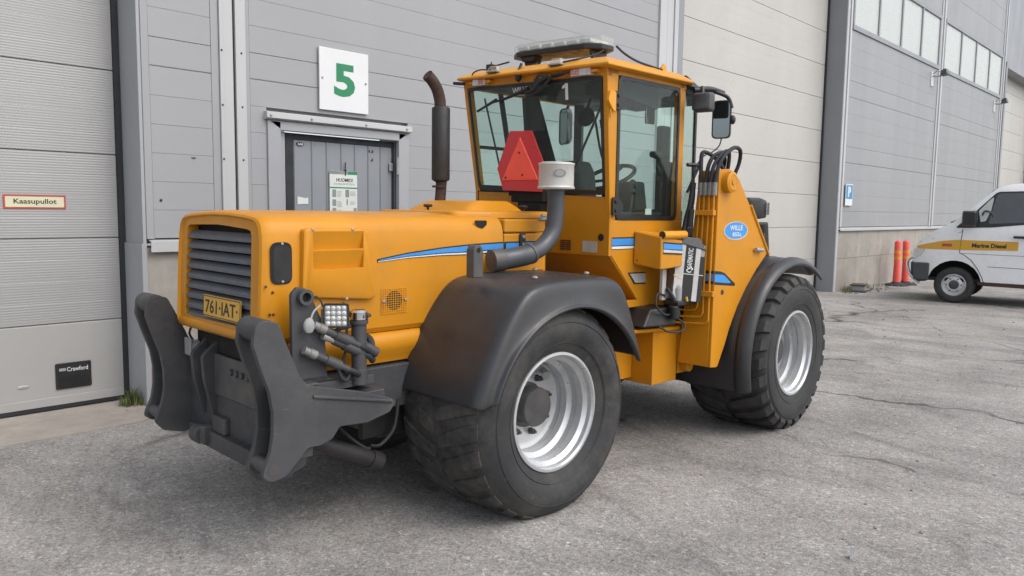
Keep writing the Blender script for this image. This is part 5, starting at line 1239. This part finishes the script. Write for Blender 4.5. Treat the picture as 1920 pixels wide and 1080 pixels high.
def toolbox(T):
    b = MB()
    b.hexa([(1.15, -.885, 1.232), (1.40, -.885, 1.245), (1.40, -.665, 1.262), (1.15, -.665, 1.258)], [(1.155, -.880, 1.445), (1.40, -.880, 1.418), (1.40, -.665, 1.470), (1.155, -.665, 1.478)])
    t = b.build('toolbox', 'yellow', T, bevel=.012)
    b = MB(); b.cyl((1.165, -.878, 1.455), (1.43, -.872, 1.455), .026, n=16); b.build('handle_tube', 'yellow2', t, angle=60)
    b = MB(); b.lathe([(.024, -.0005), (.001, -.001)], (1.165, -.878, 1.455), 'x', 14); b.build('tube_end', 'rust', t)
    for m, z0, z1, o_ in (('decalblack', 1.335, 1.412, .0004), ('blue', 1.368, 1.402, .001), ('cap', 1.345, 1.364, .001)):
        q = MB(); q.hexa([(1.172, -.8855-o_, z0), (1.39, -.8855-o_, z0-.012), (1.39, -.884, z0-.012), (1.172, -.884, z0)], [(1.172, -.8845-o_, z1), (1.39, -.8845-o_, z1-.014), (1.39, -.883, z1-.014), (1.172, -.883, z1)])
        q.build({'decalblack': 'stripe_black', 'blue': 'stripe_blue', 'cap': 'stripe_grey'}[m], m, t)
    q = MB()
    for p in ((1.149, -.70, 1.285),): q.lathe([(.006, 0), (.001, -.003)], p, 'x', 8)
    q.build('screw', 'rust', t)
    # white arrow decal on the cab flank
    for m, pts, o_ in (('decalblack', [(1.10, 1.205), (1.30, 1.200), (1.30, 1.120), (1.17, 1.125)], .0006), ('cap', [(1.125, 1.196), (1.30, 1.192), (1.30, 1.130), (1.185, 1.134)], .0014)):
        q = MB(); q.prism(pts, 'y', -.6625, -.6628-o_); q.build('arrow_'+('black' if m == 'decalblack' else 'white'), m, t)

def grease_pump(T):
    """vertical grey and black unit with white lettering"""
    def xf(p): return Vector((1.475, -.875, 1.215))+Matrix.Rotation(radians(7), 3, 'Y') @ Matrix.Rotation(radians(-36), 3, 'Z') @ Vector((p[0]*1.3, p[1], p[2]))
    b = MB(); b.xf = xf; b.box(-.075, .075, -.035, .10, -.20, .175); u = b.build('grease_pump', 'grey', T, bevel=.008)
    q = MB(); q.xf = xf; q.box(-.030, .022, -.0385, -.0352, -.02, .170); q.box(-.030, .022, -.0385, -.0352, -.20, -.028); q.box(.052, .074, -.0385, -.0352, -.20, .1); q.build('black_panel', 'decalblack', u)
    q = MB(); q.xf = xf; q.box(-.074, .074, -.0392, -.0386, -.027, -.021); q.box(-.078, -.032, -.0382, -.0353, -.20, .172); q.box(.024, .050, -.0382, -.0353, -.20, .172); q.build('pale_panel', 'cap', u)
    q = MB(); q.xf = xf; q.hexa([(-.080, -.045, .176), (.080, -.045, .140), (.080, .11, .140), (-.080, .11, .176)], [(-.070, -.030, .222), (.040, -.035, .222), (.040, .10, .222), (-.070, .10, .222)]); q.build('lid', 'dgrey', u, bevel=.008)
    fr = [Vector(xf(Vector(p)))-Vector(xf(Vector((0, 0, 0)))) for p in ((0, 0, 1), (-1, 0, 0), (0, -1, 0))]
    text('lettering', 'SAFEMATIC', 'board', u, tuple(xf(Vector((-.004, -.0388, .083)))), .026, .130, frame=[tuple(f) for f in fr], bold=.012)
    q = MB(); q.xf = xf; rr = []
    q.tube(smooth_path([(.006, -.0390, .004), (.014, -.0390, .012), (.004, -.0390, .018), (-.014, -.0390, .006), (-.016, -.0390, -.004), (-.004, -.0390, -.012), (.008, -.0390, -.006)], 5), .0035, 6); q.build('emblem', 'board', u)
    # bracket and manifold below
    q = MB(); q.box(1.30, 1.345, -.80, -.775, 1.02, 1.225); q.box(1.32, 1.46, -.80, -.79, 1.03, 1.07); q.build('bracket', 'cap', u, bevel=.004)
    q = MB(); q.ball((1.42, -.84, 1.10), .055, 12, (1, .8, 1)); q.cyl((1.40, -.85, 1.02), (1.40, -.85, 1.10), .035, n=12); q.build('motor', 'grey', u, angle=60)
    q = MB(); q.box(1.34, 1.58, -.90, -.78, .985, 1.020); q.tube([(1.35, -.86, .99), (1.36, -.86, .90)], .035, 10); q.build('manifold', 'black', u, bevel=.01)
    q = MB(); q.hexa([(1.10, -.80, .855), (1.42, -.84, .850), (1.42, -.60, .855), (1.10, -.60, .860)], [(1.20, -.78, .965), (1.40, -.83, .975), (1.40, -.62, .98), (1.20, -.62, .975)]); q.build('rubber_mat', 'black', u, bevel=.012)
    q = MB()
    q.tube(smooth_path([(1.33, -.80, 1.05), (1.22, -.82, 1.07), (1.19, -.83, 1.00), (1.27, -.84, .935), (1.36, -.85, .93)], 8), .007, 8)
    q.tube(smooth_path([(1.36, -.86, .92), (1.42, -.90, .86), (1.36, -.92, .825), (1.24, -.90, .83), (1.17, -.87, .87)], 8), .007, 8)
    q.tube(smooth_path([(1.38, -.83, 1.20), (1.42, -.88, 1.15), (1.48, -.91, 1.09), (1.47, -.90, 1.03), (1.42, -.88, 1.0)], 8), .006, 6)
    q.tube(smooth_path([(1.34, -.81, 1.10), (1.35, -.86, 1.03), (1.36, -.87, .97)], 6), .013, 8); q.tube(smooth_path([(1.37, -.85, 1.00), (1.38, -.88, .94), (1.37, -.87, .90)], 6), .010, 8)
    q.build('cable', 'rubber', u, angle=60)
    q = MB(); q.tube(smooth_path([(1.36, -.84, 1.19), (1.43, -.89, 1.14), (1.46, -.90, 1.06), (1.44, -.89, 1.02)], 6), .004, 6); q.cyl((1.435, -.905, 1.015), (1.43, -.90, 1.045), .010, n=8); q.build('copper_pipe', 'stripe', u)

def front_gear(T):
    # head lamp and black cylinder on the loader frame ahead of the tower
    q = MB(); rings = []
    for x, y0, y1, z0, z1 in ((2.20, -.86, -.66, 1.62, 1.70), (2.24, -.90, -.62, 1.575, 1.715), (2.36, -.925, -.61, 1.560, 1.715), (2.46, -.915, -.62, 1.565, 1.700)):
        rings.append([(x, y, z) for y, z in rrect(y0, y1, z0, z1, .02, 2)])
    q.loft(rings); h = q.build('head_lamp', 'black', T, bevel=.006, angle=40)
    q = MB(); q.loft([[(x, y, z) for y, z in rrect(y0, y1, z0, z1, .02, 2)] for x, y0, y1, z0, z1 in ((2.462, -.905, -.63, 1.572, 1.693), (2.50, -.88, -.66, 1.585, 1.675))]); q.box(2.44, 2.462, -.945, -.925, 1.59, 1.68); q.build('lamp_glass', 'headlamp', h, angle=40)
    q = MB(); q.box(2.2, 2.5, -.80, -.74, 1.45, 1.57); q.build('lamp_stalk', 'black', h)
    q = MB(); q.cyl((2.66, -.80, 1.05), (2.58, -.80, 1.525), .062, n=20); c = q.build('lift_cylinder', 'muffler', T, bevel=.004)
    q = MB(); q.box(2.49, 2.55, -.82, -.76, 1.18, 1.50); q.tube([(2.50, -.80, 1.38), (2.47, -.82, 1.36)], .016, 8); q.tube(smooth_path([(2.53, -.86, 1.45), (2.50, -.88, 1.30), (2.54, -.86, 1.15)], 6), .014, 8); q.build('cylinder_bracket', 'black', c, bevel=.004)
    # loader frame, mostly hidden by the towers
    q = MB(); q.box(2.0, 3.1, -.70, -.60, .9, 1.25); q.box(2.0, 3.1, .60, .70, .9, 1.25); q.box(2.6, 3.1, -.6, .6, .7, 1.1); q.build('loader_frame', 'dgrey', T, bevel=.01)

def mirrors(T):
    # right mirror assembly
    b = MB()
    b.tube(smooth_path([(1.72, -.66, 2.475), (1.86, -.74, 2.450), (1.92, -.80, 2.43), (1.97, -.84, 2.40), (1.99, -.86, 2.33)], 6), .014, 8)
    b.tube(smooth_path([(1.75, -.70, 2.44), (1.86, -.76, 2.455), (1.97, -.80, 2.435)], 5), .020, 8); a = b.build('mirror_arm', 'black', T, angle=60)
    def xf(p): return Vector((1.96, -.80, 2.255))+Matrix.Rotation(radians(16), 3, 'Z') @ Vector(p)
    q = MB(); q.xf = xf; pts = rrect(-.065, .065, -.135, .130, .035, 4)
    q.loft([[(.05, y*.7, z*.8) for y, z in pts], [(.03, y*.95, z*.97) for y, z in pts], [(.0, y, z) for y, z in pts], [(-.012, y, z) for y, z in pts], [(-.012, y*.9, z*.94) for y, z in pts], [(-.006, y*.88, z*.93) for y, z in pts]]); m = q.build('mirror', 'black', T, angle=45)
    q = MB(); q.xf = xf; q.prism([(y*.88, z*.93) for y, z in pts], 'x', -.0062, -.0075); q.build('mirror_glass', 'mirror', m)
    q = MB(); q.xf = xf; q.ball((.01, -.075, -.005), .03, 10, (.8, .7, 1.1)); q.build('mirror_knob', 'black', m, angle=60)
    # rear of the front work lamp
    def xg(p): return Vector((1.70, -.79, 2.350))+Matrix.Rotation(radians(12), 3, 'Z') @ Vector(p)
    q = MB(); q.xf = xg; pts = rrect(-.075, .062, -.065, .065, .022, 3)
    q.loft([[(-.03, y*.72, z*.75) for y, z in pts], [(-.02, y*.9, z*.9) for y, z in pts], [(.03, y, z) for y, z in pts], [(.06, y, z) for y, z in pts]]); L = q.build('front_work_lamp', 'hub', T, angle=40)
    q = MB(); q.tube([(1.72, -.79, 2.40), (1.74, -.77, 2.455)], .014, 8); q.build('lamp_bracket', 'black', L)
    # thin cable from mirror to tower
    q = MB(); q.tube(smooth_path([(1.97, -.80, 2.13), (1.94, -.80, 2.07), (1.85, -.80, 2.02), (1.76, -.78, 1.98), (1.70, -.76, 1.88), (1.68, -.78, 1.74), (1.64, -.80, 1.66)], 8), .005, 6); q.build('mirror_cable', 'rubber', a)
    q = MB(); q.tube([(1.70, -.70, 1.93), (1.82, -.74, 1.93)], .014, 8); q.tube([(1.80, -.73, 1.92), (1.71, -.70, 1.74)], .010, 8); q.build('grab_rail', 'black', a)
    # left mirror, seen through the cab
    def xl(p): return Vector((2.17, .86, 2.33))+Matrix.Rotation(radians(-24), 3, 'Z') @ Vector(p)
    q = MB(); q.xf = xl; pts = rrect(-.085, .085, -.155, .155, .05, 4)
    q.loft([[(.05, y*.7, z*.8) for y, z in pts], [(.03, y*.95, z*.97) for y, z in pts], [(.0, y, z) for y, z in pts], [(-.012, y, z) for y, z in pts], [(-.012, y*.9, z*.94) for y, z in pts], [(-.006, y*.88, z*.93) for y, z in pts]]); m = q.build('mirror', 'black', T, angle=45)
    q = MB(); q.xf = xl; q.prism([(y*.88, z*.93) for y, z in pts], 'x', -.0062, -.0075); q.build('mirror_glass', 'mirror', m)
    q = MB(); q.tube(smooth_path([(2.19, .86, 2.46), (2.16, .80, 2.53), (2.0, .70, 2.52), (1.85, .66, 2.49)], 6), .014, 8); q.build('mirror_arm', 'black', T, angle=60)

def tractor():
    T = empty('tractor', 'large yellow wheeled tractor loader parked with its grey rear hitch towards the camera', 'tractor', (3.0869, 3.6308, 0), radians(-1.5))
    chassis(T); hitch(T); hood(T); grille(T); side_post(T); rear_cover(T)
    for s in (-1, 1):
        wheel(T, 0, s*.752, .546, s, .577, .013, 'tyre_r', bulge=.030)
        wheel(T, 2.53, s*.855, .568, s, .563, .027, 'tyre_f', radians(2))
        rear_fender(T, s); front_fender(T, s); tower(T, s)
    intake_exhaust(T); cab(T); light_bar(T); warning_triangle(T); side_tank(T); toolbox(T); grease_pump(T); front_gear(T); mirrors(T)
tractor()

# ================================================================== VAN
def van():
    T = empty('delivery_van', 'white delivery van with an orange side stripe and chrome bull bar parked facing the wall', 'van', (16.853, 4.054, 0), radians(97))
    prof = [(.755, .62), (.74, .95), (.705, 1.03), (.66, 1.10), (.52, 1.245), (.25, 1.40), (.07, 1.50), (-.26, 1.83), (-.50, 2.065), (-.60, 2.13), (-.72, 2.165), (-.92, 2.185), (-1.4, 2.215), (-4.25, 2.215), (-4.36, 2.13), (-4.40, 1.9), (-4.42, .6)]
    def ztop(x):
        if x > .74: return .95
        return interp([(a, b) for a, b in prof[1:-1]][::-1], x) if x > -4.36 else 1.9
    def zlow(x):
        for cx, r in ((0.02, .44), (-3.55, .43)):
            if abs(x-cx) < r: return max(.36, .34+sqrt(max(0, r*r-(x-cx)**2))*1.02)
        return .36 if x < .44 else .70
    def hw(x, z):
        w = .93 if z < 1.35 else .93-(z-1.35)*.15
        if x > .2: w -= .16*((x-.2)/.55)**2
        if z > 2.08: w -= (z-2.08)*.55
        return w
    xs = sorted(set([round(-4.42+.09*i, 3) for i in range(58)]+[-.43, -.40, -.36, -.30, .36, .40, .44, .455, .60, .65, .70, .74, .755, -3.98, -3.12]))
    xs = [x for x in xs if x <= .755]
    K = 16; b = MB()
    def col(x, s):
        z0, z1 = zlow(x), ztop(x); z1 = max(z1, z0+.05)
        return [(x, s*hw(x, lerp(z0, z1, k/K)), lerp(z0, z1, k/K)) for k in range(K+1)]
    b.loft([col(x, 1) for x in xs], caps=False, closed=False); b.loft([col(x, -1) for x in xs], caps=False, closed=False)
    top = []
    for x in xs:
        z1 = max(ztop(x), zlow(x)+.05); w = hw(x, z1)
        top.append([(x, w*t, z1+.025*(1-t*t)*(1 if x < .6 else .3)) for t in (1, .9, .6, .3, 0, -.3, -.6, -.9, -1)])
    b.loft(top, caps=False, closed=False)
    x = xs[-1]; c1, c2 = col(x, 1), col(x, -1); b.loft([c1, c2], caps=False, closed=False)
    x = xs[0]; c1, c2 = col(x, 1), col(x, -1); b.loft([c1, c2], caps=False, closed=False)
    body = b.build('body', 'vanwhite', T, angle=38)
    b = MB(); b.box(-4.3, .45, -.86, .86, .40, .46); b.box(-.55, .55, -.66, .66, .42, .95); b.build('underbody', 'void', T)
    sp = lambda x, z, o=.004: (x, hw(x, z)+o, z)
    def skin(name, mat, pts, parent=body, o=.004, t=.004):
        q = MB(); n = len(pts); vs = [sp(x, z, o) for x, z in pts]+[sp(x, z, o-t) for x, z in pts]
        q.add(vs, [tuple(range(n)), tuple(range(n, 2*n))[::-1]]+[(i, (i+1) % n, n+(i+1) % n, n+i) for i in range(n)]); return q.build(name, mat, parent)
    # side window : black surround, glass
    skin('window_surround', 'black', rounded([(.055, 1.385), (-.26, 1.70), (-.44, 1.905), (-.545, 2.02), (-.60, 2.045), (-1.38, 2.06), (-1.42, 2.02), (-1.42, 1.49), (-.99, 1.46), (-.52, 1.405)], [.02, .1, .1, .04, .02, .03, .03, .03, .1, .1], 3), body, .004)
    skin('quarter_glass', 'pane', rounded([(-.30, 1.70), (-.46, 1.90), (-.52, 1.955), (-.49, 1.72), (-.42, 1.52), (-.34, 1.50)], .015, 2), body, .0065, .002)
    skin('window_glass', 'vanpane', rounded([(-.46, 1.47), (-.56, 1.99), (-.62, 2.015), (-1.37, 2.03), (-1.37, 1.52)], .03, 3), body, .0065, .002)
    q = MB(); q.tube(smooth_path([(-.36, .84, 1.62), (-.40, .85, 1.70), (-.50, .84, 1.66), (-.53, .83, 1.52)], 5), .014, 6); q.v = [(p[0], p[1]+.055, p[2]) for p in q.v]; q.build('steering_wheel', 'black', body, angle=60)
    # door mirror
    q = MB(); q.loft([[(x, y, z) for x, z in rrect(-.30, -.06+.0, 1.42, 1.70, .04, 3)] for y in (.97, 1.05)]+[[(lerp(-.18, x, .8), 1.12, lerp(1.55, z, .85)) for x, z in rrect(-.30, -.06, 1.42, 1.70, .04, 3)]]); q.box(-.22, -.12, .90, .98, 1.42, 1.52); q.build('door_mirror', 'black', body, bevel=.01)
    # shut lines
    def line(pts, w=.007):
        q = MB(); n = len(pts)
        q.tube([sp(x, z, -.001) for x, z in pts], w, 6); q.build('shut_line', 'ink', body)
    line([(-.075, 1.365), (-.055, 1.15), (-.045, .93), (-.13, .89), (-.24, .80), (-.34, .66), (-.41, .53), (-.46, .40)])
    line([(-.05, .925), (-.8, .915), (-1.5, .91)], .004); line([(-.5, .70), (-1.0, .69), (-1.5, .69)], .005)
    line([(-1.45, 2.08), (-1.47, 1.4), (-1.46, .42)]); line([(.63, 1.12), (.40, 1.18), (-.05, 1.31), (-.075, 1.365)], .004)
    # stripe with lettering
    q = MB(); rows = []
    for i in range(41):
        x = lerp(.672, -.94, i/40); zt = interp([(-.94, 1.160), (-.02, 1.170), (.23, 1.145), (.50, 1.085), (.672, 1.035)], x); zb = interp([(-.94, 1.005), (-.05, .985), (.655, .985)], x)
        rows.append([sp(x, lerp(zb, zt, k/4), .004) for k in range(5)]+[sp(x, lerp(zt, zb, k/4), .001) for k in range(5)])
    q.loft(rows); q.build('stripe', 'stripe', body)
    tx = text('lettering', 'Marine Diesel', 'ink', body, (-.50, hw(-.5, 1.08)+.0062, 1.078), .080, .53, '+y', .035)
    skin('indicator', 'signred', rrect(.085, .245, 1.045, 1.095, .01), body, .010, .009)
    skin('head_lamp', 'headlamp', rounded([(.735, .955), (.695, .985), (.52, .985), (.60, .85), (.70, .80), (.745, .82)], .02, 3), body, .006, .005)
    q = MB(); q.tube([sp(-.86, 1.245, .03), sp(-1.10, 1.24, .03)], .022, 8); q.build('door_handle', 'black', body)
    q = MB(); q.loft([[(x, y, z) for x, z in rounded([(.775, .73), (.44, .73), (.44, .52), (.50, .37), (.62, .36), (.765, .46)], .03, 3)] for y in (-.80, .80)]+[]); q.box(.44, .70, .80, .925, .40, .725); q.build('bumper', 'pipe', body, bevel=.02)
    q = MB()
    for y in (.78, -.78): q.tube(smooth_path([(.62, y, .80), (.735, y, .815), (.80, y, .78), (.83, y, .70), (.80, y, .54), (.74, y, .45), (.64, y, .36), (.60, y, .345)], 5), .026, 10)
    for z_, x_ in ((.80, .78), (.46, .75)): q.tube([(x_, -.78, z_), (x_, .78, z_)], .026, 10)
    q.build('bull_bar', 'chrome', T, angle=60)
    q = MB(); q.box(-.42, -.36, .90, .938, .36, .42); q.prism([(-.42, .35), (-3.1, .33), (-3.1, .40), (-.42, .42)], 'y', .915, .935); q.build('sill', 'rust', body)
    # wipers, aerial base
    q = MB(); q.tube([(.12, .70, 1.495), (.02, .2, 1.575)], .012, 6); q.ball((.13, .72, 1.485), .03, 8, (1, 1, .6)); q.build('wiper', 'black', body)
    q = MB(); q.box(-1.02, -.94, .40, .48, 2.19, 2.25); q.tube([(-.98, .44, 2.25), (-.90, .44, 2.42)], .008, 6); q.build('aerial', 'black', body, bevel=.01)
    # windscreen
    q = MB(); r1 = [(.055, y, 1.515+.018*(1-(y/.8)**2)) for y in (-.80, -.4, 0, .4, .80)]; r2 = [(-.505, y, 2.075+.02*(1-(y/.72)**2)) for y in (-.72, -.36, 0, .36, .72)]
    q.loft([[(p[0], p[1], p[2]+.012) for p in r1], [(p[0], p[1], p[2]+.012) for p in r2]], caps=False, closed=False); q.build('windscreen', 'vanpane', body)
    # wheels
    def vw(x, y, s):
        r = bpy.data.objects.new('wheel', None); COL.objects.link(r); r.parent = T; r.location = (x, y, .335)
        q = MB(); q.lathe([(rr, h*s) for rr, h in ((.19, -.10), (.205, .095), (.235, .110), (.30, .105), (.325, .085), (.335, .04), (.335, -.07), (.32, -.10), (.19, -.10))], (0, 0, 0), 'y', 36); q.build('tyre', 'tyre_f', r, angle=40)
        q = MB(); q.lathe([(rr, h*s) for rr, h in ((.205, .092), (.195, .098), (.185, .085), (.178, .055), (.150, .050), (.145, .062), (.10, .075), (.085, .070), (.001, .070))], (0, 0, 0), 'y', 36); q.build('rim', 'rim', r, angle=30)
        q = MB(); q.lathe([(rr, h*s) for rr, h in ((.085, .0705), (.080, .080), (.045, .085), (.040, .105), (.001, .107))], (0, 0, 0), 'y', 18); q.build('hub', 'hub', r)
        q = MB()
        for k in range(6): a = 2*pi*k/6; q.ball((.120*cos(a), .066*s, .120*sin(a)), .016, 8, (1, .6, 1))
        q.build('wheel_nut', 'hub', r)
        return r
    for x in (.02, -3.53):
        vw(x, .80, 1); vw(x, -.80, -1)
van()
